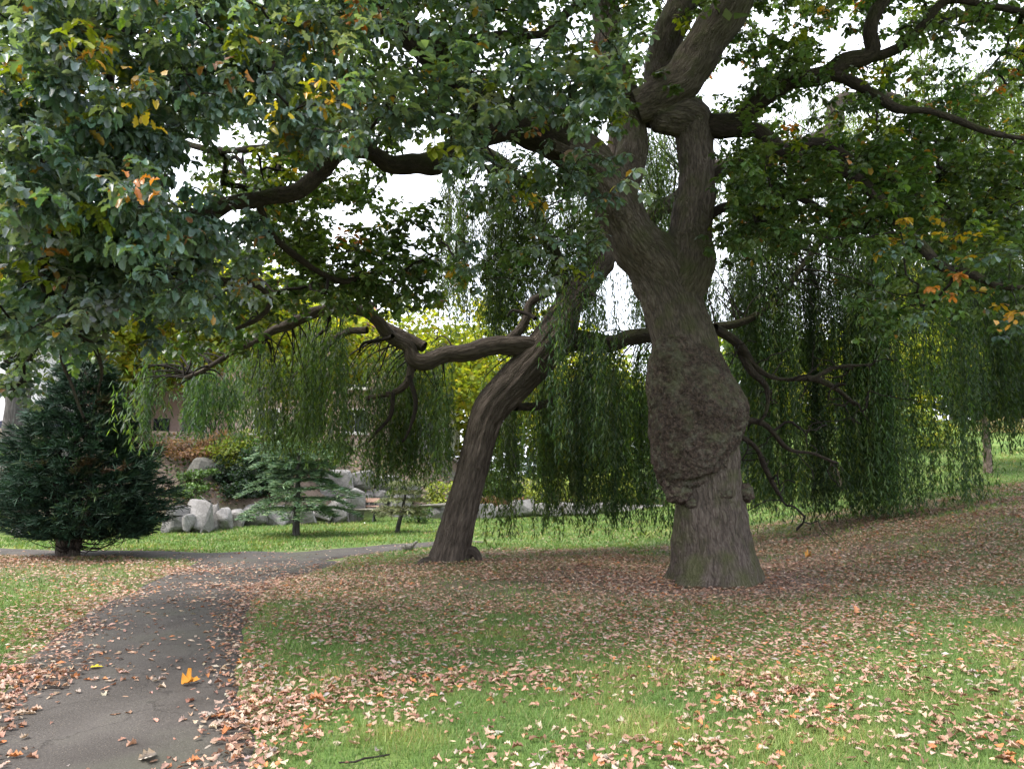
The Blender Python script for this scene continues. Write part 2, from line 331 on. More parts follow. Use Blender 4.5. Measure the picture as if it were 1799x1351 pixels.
g = ramp(n, a1.outputs['Fac'], [(.3, (.065, .115, .032)), (.5, (.1, .162, .042)), (.72, (.155, .19, .058))])
g = mixc(n, .55, g, ramp(n, a2.outputs['Fac'], [(.3, (.5, .55, .5)), (.7, (1.4, 1.35, 1.3))]), 'MULTIPLY')
s_ = ramp(n, a2.outputs['Fac'], [(.3, (.07, .052, .041)), (.5, (.15, .113, .09)), (.7, (.28, .21, .17))])
ba = N(n, 'ShaderNodeAttribute', attribute_name='bare'); c = mixc(n, ba.outputs['Fac'], g, s_); n.links.new(c, b.inputs[0])
bp = N(n, 'ShaderNodeBump', Strength=.6, Distance=.03); n.links.new(a2.outputs['Fac'], bp.inputs['Height']); n.links.new(bp.outputs[0], b.inputs['Normal']); n.links.new(b.outputs[0], out.inputs[0]); MATS['lawn'] = m
tag(mk('ground', np.stack([GX, GY, GZ], -1).reshape(-1, 3), np.stack([ii, ii + 1, ii + 1 + nx, ii + nx], -1), m, attrs={'bare': bare.ravel()}), 'park lawn rising into a planted bank', kind='structure')
# asphalt paths
m, n, out = nodes('asphalt'); b = N(n, 'ShaderNodeBsdfPrincipled', Roughness=.85); b.inputs['Specular IOR Level'].default_value = .3
tc = N(n, 'ShaderNodeTexCoord'); a1 = N(n, 'ShaderNodeTexNoise', Scale=1.6, Detail=4.0); a2 = N(n, 'ShaderNodeTexNoise', Scale=75.0, Detail=5.0, Roughness=.75); vo = N(n, 'ShaderNodeTexVoronoi', Scale=55.0)
for t in (a1, a2, vo): n.links.new(tc.outputs['Object'], t.inputs['Vector'])
c = ramp(n, a1.outputs['Fac'], [(.3, (.042, .036, .032)), (.7, (.078, .069, .063))])
c = mixc(n, .7, c, ramp(n, a2.outputs['Fac'], [(.35, (.4, .4, .4)), (.65, (1.6, 1.6, 1.6))]), 'MULTIPLY')
c = mixc(n, ramp(n, vo.outputs['Distance'], [(.06, (.8, .8, .8)), (.16, (0, 0, 0))]), c, (.3, .25, .19)); ck = N(n, 'ShaderNodeTexVoronoi', Scale=.9); ck.feature = 'DISTANCE_TO_EDGE'; wz = N(n, 'ShaderNodeTexNoise', Scale=5.0, Detail=4.0); n.links.new(tc.outputs['Object'], wz.inputs['Vector'])
wm = N(n, 'ShaderNodeVectorMath', operation='MULTIPLY_ADD'); n.links.new(wz.outputs['Color'], wm.inputs[0]); wm.inputs[1].default_value = (.35, .35, .35); n.links.new(tc.outputs['Object'], wm.inputs[2]); n.links.new(wm.outputs[0], ck.inputs['Vector'])
c = mixc(n, ramp(n, ck.outputs['Distance'], [(.0, (.65, .65, .65)), (.012, (0, 0, 0))]), c, (.018, .015, .013))
a5 = N(n, 'ShaderNodeTexNoise', Scale=.8, Detail=5.0); n.links.new(tc.outputs['Object'], a5.inputs['Vector']); c = mixc(n, ramp(n, a5.outputs['Fac'], [(.52, (0, 0, 0)), (.66, (.5, .5, .5))]), c, (.05, .052, .034)); n.links.new(c, b.inputs[0])
bp = N(n, 'ShaderNodeBump', Strength=.6, Distance=.008); n.links.new(a2.outputs['Fac'], bp.inputs['Height']); n.links.new(bp.outputs[0], b.inputs['Normal']); n.links.new(b.outputs[0], out.inputs[0]); MATS['asphalt'] = m
def strip(name, path, zo, label, mat, fray=.06):
    q = catmull(np.c_[path[:, :2], np.zeros(len(path)), path[:, 2]], .12); t = norm(np.gradient(q[:, :2], axis=0)); nrm = np.stack([t[:, 1], -t[:, 0]], -1)
    w = np.linspace(-1, 1, 13); V = q[:, None, :2] + nrm[:, None] * (w[None, :, None] * q[:, None, 3:4])
    V[:, 0] += nrm * fray * noise3(np.c_[q[:, :2] * 2.3, 0 * q[:, 0]])[:, None]; V[:, -1] += nrm * fray * noise3(np.c_[q[:, :2] * 2.3, 0 * q[:, 0] + 5])[:, None]
    z = hgt(V[..., 0], V[..., 1]) + zo; z[:, 0] -= .05; z[:, -1] -= .05
    k = len(w); i0 = (np.arange(len(q) - 1)[:, None] * k + np.arange(k - 1)[None]).ravel()
    return tag(mk(name, np.concatenate([V, z[..., None]], -1).reshape(-1, 3), np.stack([i0, i0 + 1, i0 + 1 + k, i0 + k], -1), mat), label, kind='structure')
strip('path', PATH1, .006, 'dark asphalt path strewn with leaves', m); strip('path', PATH2, .011, 'grey asphalt path crossing beyond the juniper', m)
strip('road', np.array([[-90, 36, 3.], [-50, 37, 3.], [-25, 38.5, 3.], [-10, 39.5, 3.], [2, 41, 3.], [20, 46, 3.]]), .012, 'asphalt road on top of the bank', m, 0)

# ------------------------------------------------------------------ leaf shapes
def leaf_shape(outline, fold=.12, arch=.12, curl=0, twist=0, n_mid=3):
    """leaf along +Y, length 1, normal +Z; fan triangles on both sides of a bent midrib"""
    o = np.array(outline, float); V = []; F = []
    def lift(x, y): return fold * abs(x) * 2 - arch * (y - .4) ** 2 * 2 + curl * (x * x) * 6 + twist * x * (y - .3) * 2
    mid = [(0, 0.), (0, .5), (0, 1.)]
    for x, y in mid: V.append((x, y, lift(x, y)))
    for sgn in (1, -1):
        b = len(V)
        for w, y in o: V.append((sgn * w, y, lift(sgn * w, y)))
        ids = [0] + list(range(b, b + len(o))) + [2]
        for p, q in zip(ids[:-1], ids[1:]): F.append((1, p, q) if sgn < 0 else (1, q, p))
    return np.array(V), np.array(F)
OAK = [(.05, .1), (.17, .22), (.1, .34), (.27, .47), (.15, .6), (.26, .73), (.16, .85), (.1, .96)]
OAK_L = [(.21, .34), (.25, .72)]
def jit(o, k): return [(w * random.uniform(1 - k, 1 + k), y + random.uniform(-.03, .03)) for w, y in o]
oak_hi = [leaf_shape(jit(OAK, .2), random.uniform(.0, .25), random.uniform(.1, .4), random.uniform(-.3, .5), random.uniform(-.4, .4)) for _ in range(8)]
oak_lo = [leaf_shape(jit(OAK_L, .2), random.uniform(.0, .2), random.uniform(.1, .3)) for _ in range(4)]
quad_leaf = (np.array([[0, 0, 0], [.5, .45, .06], [0, 1, -.05], [-.5, .45, .06]]), np.array([[0, 1, 2, 3]]))
will_leaf = (np.array([[0, 0, 0], [.08, .4, .0], [0, 1, -.02], [-.08, .4, .0]]), np.array([[0, 1, 2, 3]]))
def pick_col(pal, n, jitter=.25):
    pal = np.array(pal); w = pal[:, 3] / pal[:, 3].sum(); c = pal[rng.choice(len(pal), n, p=w), :3]
    return c * rng.uniform(1 - jitter, 1 + jitter, (n, 1)) * rng.uniform(.92, 1.08, (n, 3))
def leaves_mesh(name, shapes, pos, M, scl, col, mat, parent, kind=None, smooth=True):
    idx = rng.integers(0, len(shapes), len(pos)); Vs = []; Fs = []; Cs = []; n = 0
    for k, (tV, tF) in enumerate(shapes):
        s = idx == k
        if not s.any(): continue
        V, F = stamp(tV, tF, pos[s], M[s], scl[s]); Vs.append(V); Fs.append(F + n); n += len(V); Cs.append(np.repeat(col[s], len(tV), 0))
    o = mk(name, np.concatenate(Vs), np.concatenate(Fs), mat, parent, {'Col': np.concatenate(Cs)}, smooth)
    if kind: o['kind'] = kind
    return o
def uvd(rows): 
    """rows (u, v, d, r in picture units) -> (x,y,z,r metres)"""
    a = np.array(rows, float); p = P(a[:, 0], a[:, 1], a[:, 2]); return np.c_[p, a[:, 3] / FOC * a[:, 2] * 1.0]

# ------------------------------------------------------------------ the oak
OB = np.array([3.2, 12.0, 0.]); OB[2] = hgt(OB[0], OB[1])
oak = thing('oak_tree', OB, 'large oak with a swollen burl on its trunk and wide low limbs', 'tree')
D0 = 12.0
def trunk_disp(tc, rr, a):
    q = tc * np.array([9, 9, 1.5]); rid = 1 - np.abs(noise3(q)) * 2; f = noise3(tc * np.array([22, 22, 5.]))
    flare = np.exp(-tc[..., 2] / .22) * .10 * (1 + 1.2 * np.sin(a * 5 + 1)[None] * .6)
    bump = .07 * fbm(tc * np.array([1.6, 1.6, 1.5]), 3)
    return .022 * rid + .012 * f + flare + bump
tr = catmull(uvd([(1256, 1032, D0, 78), (1256, 1000, D0, 73), (1254, 960, D0, 67), (1248, 900, D0, 62), (1244, 850, D0, 58), (1236, 790, D0, 64), (1226, 710, D0, 60), (1208, 640, D0, 57), (1192, 580, D0, 55), (1176, 520, D0, 52), (1150, 470, D0, 49), (1115, 425, 11.9, 44), (1092, 380, 11.8, 40), (1070, 335, 11.6, 37), (1040, 290, 11.4, 36), (1000, 258, 11.1, 36), (960, 238, 10.9, 35)]), .045)
mb = MB(); mb.tube(tr, 110, disp=trunk_disp); mb.build('trunk', MATS['oak_bark'], oak)
# burl: warty swelling that overhangs the trunk below it
th = np.linspace(0, np.pi, 160); ph = np.linspace(0, 2 * np.pi, 220, endpoint=False); TH, PH = np.meshgrid(th, ph, indexing='ij')
ez = np.cos(TH); er = np.sin(TH) ** .5 * (1 - .24 * np.clip(ez, 0, 1) ** 1.3 - .06 * np.clip(-ez, 0, 1))
bc = P(1225, 718, D0 - .06); 
bx = er * np.cos(PH) * .745; by = er * np.sin(PH) * .74; bz = ez * np.where(ez > 0, 1.26, 1.2)
bxyz = np.stack([bx, by, bz], -1)
bx = bx + np.where(bz > 0, -.2 * bz, .06 * bz); bz = bz + .28 * np.clip(bx, -1, 1) * S(-bz / .9)        # leans; lower rim higher on the right
nrm = norm(bxyz * np.array([1, 1, .45])); lump = fbm(bxyz * 2.1, 3) * .055; wart = (1 - np.abs(noise3(bxyz * 11)) * 2) * .018 + (1 - np.abs(noise3(bxyz * 23)) * 2) * .014 + noise3(bxyz * 46) * .008
crack = -.15 * np.exp(-((bz + .98 - .35 * bx - .1 * noise3(bxyz * 4)) / .045) ** 2) * S((-np.sin(PH) + .2)) * S((.3 - bx) / .3) * np.clip(.75 + noise3(bxyz * 3.1 + 7), 0, 1.4)
BV = (np.stack([bx, by, bz], -1) + nrm * (lump + wart + crack)[..., None]).reshape(-1, 3) + bc
i0 = (np.arange(159)[:, None] * 220 + np.arange(220)[None]); j1 = (np.arange(220) + 1) % 220
Q = np.stack([i0, i0 + 220, np.arange(159)[:, None] * 220 + 220 + j1[None], np.arange(159)[:, None] * 220 + j1[None]], -1).reshape(-1, 4)
tag(mk('burl', BV, Q, MATS['burl_bark'], oak, {'tc': BV - bc}), 'dark warty burl spotted with grey-green lichen')
# smaller knobs under the burl and at the foot
def knob(u, v, r, d=11.35, flat=.8, name='knob'):
    c = P(u, v, d); th = np.linspace(0, np.pi, 26); ph = np.linspace(0, 2 * np.pi, 36, endpoint=False); A, B = np.meshgrid(th, ph, indexing='ij')
    d3 = np.stack([np.sin(A) * np.cos(B), np.sin(A) * np.sin(B), np.cos(A)], -1); rr = r * (1 + .22 * fbm(d3 * 2.2 + u, 3) + .1 * noise3(d3 * 9 + v))
    V = (d3 * rr[..., None] * np.array([1, .8, flat])).reshape(-1, 3) + c; i = np.arange(25)[:, None] * 36; j = np.arange(36)[None]; k = (j + 1) % 36
    mk(name, V, np.stack([i + j, i + 36 + j, i + 36 + k, i + k], -1).reshape(-1, 4), MATS['burl_bark'], oak, {'tc': V - c})
for a in ((1194, 866, .2, 11.68, .9), (1182, 850, .17, 11.8, 1.2), (1275, 868, .1, 11.54, .8), (1308, 866, .13, 11.86, 1.1), (1215, 884, .1, 11.62, .8)): knob(*a)
LIMB = {}
def limb_disp(tc, rr, a): return rr * (np.where(rr > .15, .1, .16) * fbm(tc * np.array([5, 5, 4.]), 2) + .05 * noise3(tc * np.array([26, 26, 8.])))
def limb(key, rows, parent, mat, sides=22, step=.07, name='limb', disp=limb_disp):
    p = catmull(uvd(rows), step)
    kk = catmull(np.c_[rng.normal(0, 1, (max(4, len(p) // 6), 3)) * (np.arange(max(4, len(p) // 6)) > 0)[:, None], np.ones(max(4, len(p) // 6))], .01)[:, :3]; kk = kk[np.linspace(0, len(kk) - 1, len(p)).astype(int)]; p[:, :3] += kk * np.where(p[:, 3:4] < .13, .024, .035) * S(np.arange(len(p)) / 6)[:, None]
    g = np.c_[noise3(np.c_[p[:, :2] * 2, p[:, 2] + len(key)]), noise3(np.c_[p[:, :2] * 2 + 40, p[:, 2]]), noise3(np.c_[p[:, :2] * 2 + 80, p[:, 2]])] * (.5 * p[:, 3:4]) * np.where(p[:, 3:4] > .15, .35, 1.0); g[0] = 0; p[:, :3] += g
    LIMB[key] = p; b = MB(); b.tube(p, sides, disp=disp); return b.build(name, mat, parent)
OL = [
 ('left', [(985, 250, 11.0, 36), (930, 226, 10.7, 34), (870, 222, 10.3, 30), (810, 262, 9.9, 23), (745, 280, 9.6, 19), (690, 293, 9.3, 16), (645, 264, 9.1, 15), (602, 262, 8.9, 15), (570, 300, 8.7, 15), (530, 335, 8.5, 14), (450, 350, 8.2, 13), (380, 356, 7.9, 12), (320, 378, 7.6, 10), (200, 378, 7.2, 8), (80, 388, 6.8, 6), (-60, 380, 6.4, 5)]),
 ('upleft', [(940, 232, 10.8, 28), (870, 200, 10.5, 27), (800, 145, 10.2, 27), (740, 88, 9.9, 28), (690, 40, 9.6, 27), (640, -15, 9.3, 25), (590, -90, 9.0, 22), (520, -220, 8.6, 15)]),
 ('right', [(1178, 545, D0, 46), (1196, 465, D0, 45), (1210, 405, D0, 39), (1219, 330, 11.95, 33), (1221, 265, 11.9, 32), (1214, 218, 11.9, 38), (1178, 205, 11.8, 36), (1140, 205, 11.8, 28)]),
 ('upright', [(1120, 190, 11.7, 30), (1165, 165, 11.6, 38), (1205, 130, 11.5, 39), (1245, 80, 11.4, 38), (1275, 25, 11.3, 36), (1298, -50, 11.2, 33), (1330, -200, 11.0, 24)]),
 ('up', [(1150, 215, 12.1, 34), (1162, 140, 12.2, 33), (1172, 70, 12.2, 30), (1190, 10, 12.3, 28), (1200, -70, 12.4, 25), (1180, -260, 12.6, 16)]),
 ('upmid', [(1085, 350, 11.8, 34), (1108, 290, 11.9, 30), (1106, 220, 11.9, 29), (1090, 150, 11.9, 29), (1070, 95, 11.8, 27), (1060, 40, 11.8, 26), (1053, -40, 11.7, 24), (1030, -200, 11.6, 16)]),
 ('r2', [(1225, 222, 11.9, 26), (1290, 215, 11.7, 19), (1315, 190, 11.6, 18), (1345, 166, 11.5, 18), (1392, 140, 11.3, 17), (1450, 131, 11.1, 16), (1482, 112, 11.0, 15), (1526, 92, 10.9, 14), (1528, 50, 10.8, 12), (1565, -15, 10.7, 12), (1620, -100, 10.4, 9)]),
 ('r2b', [(1505, 104, 11, 10), (1575, 86, 10.8, 9), (1620, 42, 10.6, 8), (1665, 4, 10.5, 7), (1720, 8, 10.3, 6), (1810, 22, 10, 5)]),
 ('r2c', [(1420, 136, 11.2, 11), (1470, 142, 11.0, 10), (1535, 166, 10.7, 9), (1585, 196, 10.5, 8), (1640, 200, 10.3, 6), (1730, 236, 10, 5), (1820, 250, 9.8, 3)]),
 ('r3', [(1235, 228, 11.9, 20), (1290, 225, 11.6, 13), (1325, 228, 11.4, 13), (1350, 246, 11.3, 12), (1385, 266, 11.0, 12), (1430, 296, 10.8, 12), (1482, 300, 10.5, 11), (1540, 350, 10.2, 10), (1582, 396, 10.0, 9), (1622, 432, 9.8, 9), (1660, 466, 9.6, 8), (1712, 476, 9.4, 7), (1765, 500, 9.2, 5), (1840, 498, 9, 3)]),
 ('r3b', [(1388, 264, 11.0, 10), (1440, 252, 11.2, 9), (1500, 288, 11.4, 9), (1550, 296, 11.5, 8), (1592, 335, 11.6, 7), (1680, 370, 11.7, 5), (1760, 420, 11.8, 4)]),
 ('r4', [(1240, 322, 11.9, 13), (1285, 292, 11.8, 10), (1320, 270, 11.6, 8), (1340, 262, 11.5, 6)]),
 ('r5', [(1240, 385, 11.9, 12), (1278, 366, 12.0, 8), (1340, 346, 12.1, 6), (1400, 345, 12.3, 5), (1470, 395, 12.5, 3)]),
 ('r6', [(1352, 262, 11.3, 8), (1350, 300, 11.1, 7), (1372, 330, 11, 6), (1410, 350, 10.9, 5), (1480, 396, 10.8, 4), (1530, 410, 10.7, 3)]),
 ('l2', [(340, 372, 7.7, 9), (300, 395, 7.5, 9), (240, 412, 7.3, 9), (160, 418, 7.1, 8), (100, 405, 6.9, 6), (20, 420, 6.7, 4)]),
 ('l3', [(420, 352, 8.1, 8), (330, 420, 8.0, 8), (380, 485, 8.3, 8), (440, 500, 8.6, 7), (475, 530, 8.8, 5), (455, 560, 8.9, 4), (400, 575, 9, 3)]),
 ('l4', [(560, 312, 8.6, 8), (520, 270, 8.9, 7), (470, 258, 9.2, 7), (400, 262, 9.5, 6), (350, 262, 9.7, 5), (300, 240, 9.9, 4)]),
 ('l5', [(60, 385, 6.8, 8), (75, 440, 6.9, 9), (80, 500, 7.0, 8), (118, 575, 7.2, 7), (122, 592, 7.2, 5), (160, 604, 7.3, 4), (182, 650, 7.4, 3), (178, 690, 7.5, 2)]),
 ('l6', [(125, 590, 7.2, 4), (108, 622, 7.1, 3), (122, 680, 7.1, 2.5), (145, 730, 7.1, 2)]),
 ('l7', [(450, 350, 8.2, 7), (480, 420, 9.0, 6), (540, 470, 9.8, 6), (600, 495, 10.3, 5), (660, 480, 10.6, 4), (720, 470, 10.8, 3)]),
 ('l8', [(230, 376, 7.3, 8), (250, 300, 7.0, 7), (225, 220, 6.8, 8), (190, 140, 6.6, 8), (215, 80, 6.5, 6), (270, 30, 6.4, 4)]),
 ('l9', [(225, 215, 6.8, 6), (270, 150, 7.2, 8), (330, 145, 7.6, 6), (380, 60, 7.9, 5), (390, -20, 8.1, 4)]),
 ('u2', [(745, 90, 9.9, 14), (840, 62, 10.2, 10), (900, 60, 10.4, 9), (960, 60, 10.6, 8), (1000, 28, 10.8, 8), (1040, 0, 11, 8)]),
 ('u3', [(690, 45, 9.6, 10), (600, 80, 9.0, 8), (500, 60, 8.4, 7), (420, 20, 7.8, 5), (330, -20, 7.2, 4)]),
 ('low', [(1255, 578, 12.1, 11), (1275, 588, 12.2, 9), (1300, 612, 12.3, 8), (1322, 640, 12.5, 6), (1345, 655, 12.7, 4.5), (1380, 666, 12.9, 3.5), (1432, 668, 13.1, 5), (1475, 690, 13.2, 4), (1500, 712, 13.3, 2.5)]),
 ('low2', [(1300, 615, 12.4, 9), (1318, 650, 12.4, 7), (1345, 680, 12.4, 5), (1345, 720, 12.4, 3), (1330, 745, 12.4, 2)]),
 ('low3', [(1290, 720, 12.2, 9), (1312, 735, 12.3, 6), (1350, 745, 12.6, 5), (1385, 790, 12.9, 3.5), (1430, 800, 13.0, 3), (1470, 815, 13.1, 2)]),
 ('low4', [(1290, 760, 12.2, 6), (1330, 785, 12.4, 4), (1345, 820, 12.6, 5), (1370, 870, 12.7, 3)]),
 ('low5', [(1420, 668, 13.0, 4), (1470, 648, 13.1, 3.5), (1530, 640, 13.2, 2)]),
]
for k, rows in OL: limb(k, rows, oak, MATS['oak_bark'] if k in ('right', 'up', 'upright', 'upmid') else MATS['shaded_bark'], 40 if rows[0][3] > 20 else 12, .08)
# sawn stub on the left limb
sp = P(1003, 277, 10.72); b = MB(); b.tube(np.array([[*(sp + [.03, .42, 0]), .13], [*sp, .125]]), 24, cap=False); b.build('sawn_stub', MATS['oak_bark'], oak)
simple('cut_wood', (.2, .13, .085), .8, .35, 25, .3); a = np.linspace(0, 2 * np.pi, 24, endpoint=False)
cv = np.vstack([[sp + [0, -.004, 0]], sp + np.stack([np.cos(a) * .122, 0 * a - .003, np.sin(a) * .122], -1)]); tag(mk('cut_face', cv, np.array([[0, 1 + i, 1 + (i + 1) % 24] for i in range(24)]), MATS['cut_wood'], oak), 'brown sawn end of a pruned limb')
# twigs: every spray of leaves is joined to the nearest wood
REG = [(0, 300, -60, 420, 5.2, 8.5, 560), (300, 640, -60, 260, 5.8, 9, 380), (0, 210, 380, 600, 6.0, 9, 230), (150, 470, 370, 550, 6.0, 9.5, 185), (640, 1120, -60, 215, 7.2, 11, 460), (740, 1110, 170, 320, 7, 9.3, 80), (430, 780, 330, 540, 10, 13, 480), (350, 700, 180, 340, 9.5, 13, 170), (800, 1060, 290, 500, 8, 11, 70), (1120, 1330, -50, 170, 10.5, 13, 90), (1290, 1840, -60, 330, 10, 15, 760), (1250, 1840, 250, 430, 9.5, 13, 560), (1500, 1840, 400, 590, 8.5, 11, 110), (0, 60, 600, 690, 8, 10, 30), (120, 470, 520, 620, 9, 12, 70), (-150, 1900, -420, -50, 7.5, 15, 330)]
REG_B = [(-40, 760, -60, 330, 10, 14, 230), (600, 1300, -80, 200, 12.5, 17, 330), (1250, 1850, -80, 400, 13.5, 18, 420), (1840, 2250, -80, 420, 9.5, 15, 300), (-380, -20, -80, 560, 5.5, 9, 260)]
GAPS = [(742, 322, 62, 40, .97), (592, 292, 48, 30, .9), (430, 236, 62, 46, .7), (1505, 75, 66, 55, .85), (1440, 205, 80, 42, .72), (755, 380, 40, 70, .85), (700, 300, 60, 30, .6), (1690, 90, 70, 50, .8), (1145, 330, 70, 130, .35), (1220, 330, 60, 150, .97), (1190, 480, 70, 70, 1), (900, 230, 60, 30, .8), (1230, 60, 90, 130, .7), (700, 70, 80, 60, .5), (600, 390, 40, 40, .6), (1020, 30, 40, 60, .5), (300, 60, 40, 40, .6), (475, 480, 40, 30, .6), (420, 710, 280, 90, 1)]
tg = []
for u0, u1, v0, v1, d0, d1, k in REG + REG_B:
    u = rng.uniform(u0, u1, k); v = rng.uniform(v0, v1, k); d = rng.uniform(d0, d1, k); keep = np.ones(k, bool)
    cl = noise3(np.stack([u / 75, v / 75, d * .8], -1)); keep &= cl > -.42
    for cu, cv, ru, rv, s in GAPS: keep &= ~((((u - cu) / ru) ** 2 + ((v - cv) / rv) ** 2 < 1) & (rng.random(k) < s * (.75 if d0 >= 12 else 1)))
    tg.append(P(u, v, d)[keep])
tg = np.vstack(tg)
skel = np.vstack([p[::2, :3] for k, p in LIMB.items() if k not in ('right', 'low', 'low2', 'low3', 'low4', 'low5')]); srad = np.concatenate([p[::2, 3] for k, p in LIMB.items() if k not in ('right', 'low', 'low2', 'low3', 'low4', 'low5')])
def grow(skel, tg, jitter=.10, bend=.12):
    """join targets to the wood, nearest first; returns twig paths with radii"""
    d0 = np.array([np.min(((skel - t) ** 2).sum(1)) for t in tg]); order = np.argsort(d0)
    nodes_ = np.zeros((len(skel) + 9 * len(tg), 3)); nodes_[:len(skel)] = skel; n = len(skel); par = np.full(len(nodes_), -1); ends = []; paths = []; pen = np.zeros(len(nodes_))
    for t in tg[order]:
        dd = ((nodes_[:n] - t) ** 2).sum(1); k = int(np.argmin(dd)); a = nodes_[k]; L = math.sqrt(dd[k]); m = int(min(8, max(3, L / .14)))
        s = np.linspace(0, 1, m + 1)[1:, None]; side = rand_dirs(1)[0]; up = np.array([0, 0, 1.])
        q = a + (t - a) * s + (side * bend + up * .10) * L * np.sin(s * np.pi) + rng.normal(0, jitter * L / m, (m, 3)) * np.sin(s * np.pi)
        ids = np.arange(n, n + m); nodes_[ids] = q; par[ids] = np.concatenate([[k], ids[:-1]]); n += m; paths.append((k, ids)); ends.append(ids[-1])
    cnt = np.zeros(n)
    for e in ends:
        i = e
        while i >= 0: cnt[i] += 1; i = par[i]
    rad = .0032 * np.maximum(cnt, 1) ** .48
    return nodes_[:n], paths, rad, np.array(ends), par
nd, paths, rad, ends, par = grow(skel, tg)
b = MB()
for k, ids in paths:
    allid = np.concatenate([[k], ids]); r = rad[allid].copy(); r[0] = min(r[0], r[1] * 1.25); b.tube(np.c_[nd[allid], r], 3 if r[1] < .01 else (5 if r[1] < .014 else 7))
b.build('twigs', MATS['twig_bark'], oak, kind='stuff')
# bare dead twigs on the low limbs
lo_sk = np.vstack([LIMB[k][3::2, :3] for k in ('low', 'low2', 'low3', 'low4', 'low5')]); tt = lo_sk[rng.integers(0, len(lo_sk), 95)] + rng.normal(0, 1, (95, 3)) * np.array([.45, .35, .4]) + [.15, 0, -.12]
nd2, paths2, rad2, _, _ = grow(lo_sk, tt, .22, .2); b = MB()
for k, ids in paths2: allid = np.concatenate([[k], ids]); r = rad2[allid] * 2.6; r[0] = min(r[0], r[1] * 1.25); b.tube(np.c_[nd2[allid], r], 4)
b.build('dead_twigs', MATS['twig_bark'], oak, kind='stuff')
# sprays of leaves
GREENS = [(.05, .085, .05, 5), (.07, .108, .065, 5), (.1, .14, .1, 3), (.036, .062, .038, 3)]
tips = nd[ends]; tdir = norm(nd[ends] - nd[par[ends]]); lp, lax, ln, lc, ls, lid = [], [], [], [], [], []
for i, (t, dr) in enumerate(zip(tips, tdir)):
    u, v = proj(t); hue = rng.random(); near = t[1] < 9
    nr = rng.integers(3, 5); base = pick_col(GREENS, 1, .25)[0]; base = base * (np.array([1.5, 1.4, 2.0]) if t[1] < 8.8 else np.array([1.0, 1.05, .6]))  # sky sheen painted in: near sprays paler and bluer, farther ones yellower as if backlit
    if hue > .994: base = np.array([.34, .13, .035])
    elif hue > .986: base = np.array([.34, .22, .02])
    elif hue > .955: base = np.array([.17, .2, .022])
    for r_ in range(nr):
        c = t + (rng.normal(0, .13, 3) if r_ else 0); m = rng.integers(7, 11); a = rng.uniform(0, 6.28) + np.arange(m) * 2.4
        dip = rng.uniform(-.95, .1, m); ax = np.stack([np.cos(a), np.sin(a), dip], -1) + dr * .5; ax = norm(ax)
        up = norm(np.stack([np.cos(a) * .3, np.sin(a) * .3, np.ones(m)], -1) + rng.normal(0, .28, (m, 3)))
        lp.append(c + ax * .015 + rng.normal(0, .012, (m, 3)) - dr * rng.uniform(0, .09, (m, 1))); lax.append(ax); ln.append(up)
        cc = base * rng.uniform(.75, 1.3, (m, 1)) * rng.uniform(.93, 1.07, (m, 3))
        sp_ = rng.random(m); cc[sp_ > .992] = (.28, .16, .03); cc[sp_ < .006] = (.2, .1, .04)
        lc.append(cc); ls.append(rng.uniform(.07, .115, m) * (1.22 if t[1] < 7.6 else (1.0 if t[1] < 9.5 else 1.15))); lid.append(np.full(m, i))
# colour sprays where the photograph shows turning leaves
def spray(u, v, d, col, m, spread=.14):
    c = P(u, v, d) + rng.normal(0, spread, (m, 3)) * np.array([1, .6, .7]); a = rng.uniform(0, 6.28, m); ax = norm(np.stack([np.cos(a), np.sin(a), rng.uniform(-1.2, 0, m)], -1))
    lp.append(c); lax.append(ax); ln.append(norm(np.array([0, -.3, 1]) + rng.normal(0, .35, (m, 3)))); lc.append(np.array(col) * rng.uniform(.7, 1.3, (m, 1))); ls.append(rng.uniform(.075, .12, m)); lid.append(np.full(m, -1))
for u, v, d, c, m in [(235, 318, 5.3, (.36, .14, .04), 16), (250, 195, 5.6, (.36, .25, .02), 9), (160, 92, 5.6, (.35, .18, .03), 12), (255, 130, 5.7, (.34, .2, .03), 10), (215, 180, 5.9, (.2, .22, .03), 10), (480, 195, 5.8, (.33, .26, .02), 10), (575, 160, 5.9, (.34, .2, .03), 12), (550, 140, 5.8, (.2, .2, .03), 8), (945, 215, 8, (.25, .11, .05), 8), (130, 195, 5.8, (.26, .22, .03), 7), (400, 125, 6, (.22, .1, .05), 8), (325, 395, 6.2, (.22, .1, .05), 6), (440, 500, 7.5, (.33, .17, .03), 12), (1455, 20, 9.5, (.35, .2, .03), 12), (1780, 555, 8.7, (.34, .18, .03), 20), (1470, 280, 10, (.28, .13, .04), 8), (1640, 390, 9.5, (.33, .22, .03), 8), (945, 350, 8.3, (.33, .2, .03), 5), (1100, 325, 9, (.34, .3, .03), 4), (510, 30, 6.2, (.18, .22, .04), 12), (640, 90, 6.6, (.13, .2, .04), 10), (30, 340, 5.6, (.3, .24, .02), 6), (270, 40, 5.6, (.12, .2, .03), 12), (60, 150, 5.7, (.13, .2, .03), 14)]: spray(u, v, d - .25, c, int(m * .8) + 2, .085)
lp, lax, ln, lc, ls, lid = [np.concatenate(x) for x in (lp, lax, ln, lc, ls, lid)]
LM = frames(lax, ln); u, v = proj(lp); dist = np.linalg.norm(lp - [0, 0, CAMZ], axis=1)
vis = (u > 5) & (u < 1790) & (v > 5) & (v < 1340); vis &= noise3(lp * 2.1) > -.8
order = np.argsort(np.where(vis, dist, 1e9)); single = order[:300]; rest = np.ones(len(lp), bool); rest[single] = False
hi = rest & (dist < 7.8); lo = rest & ~hi
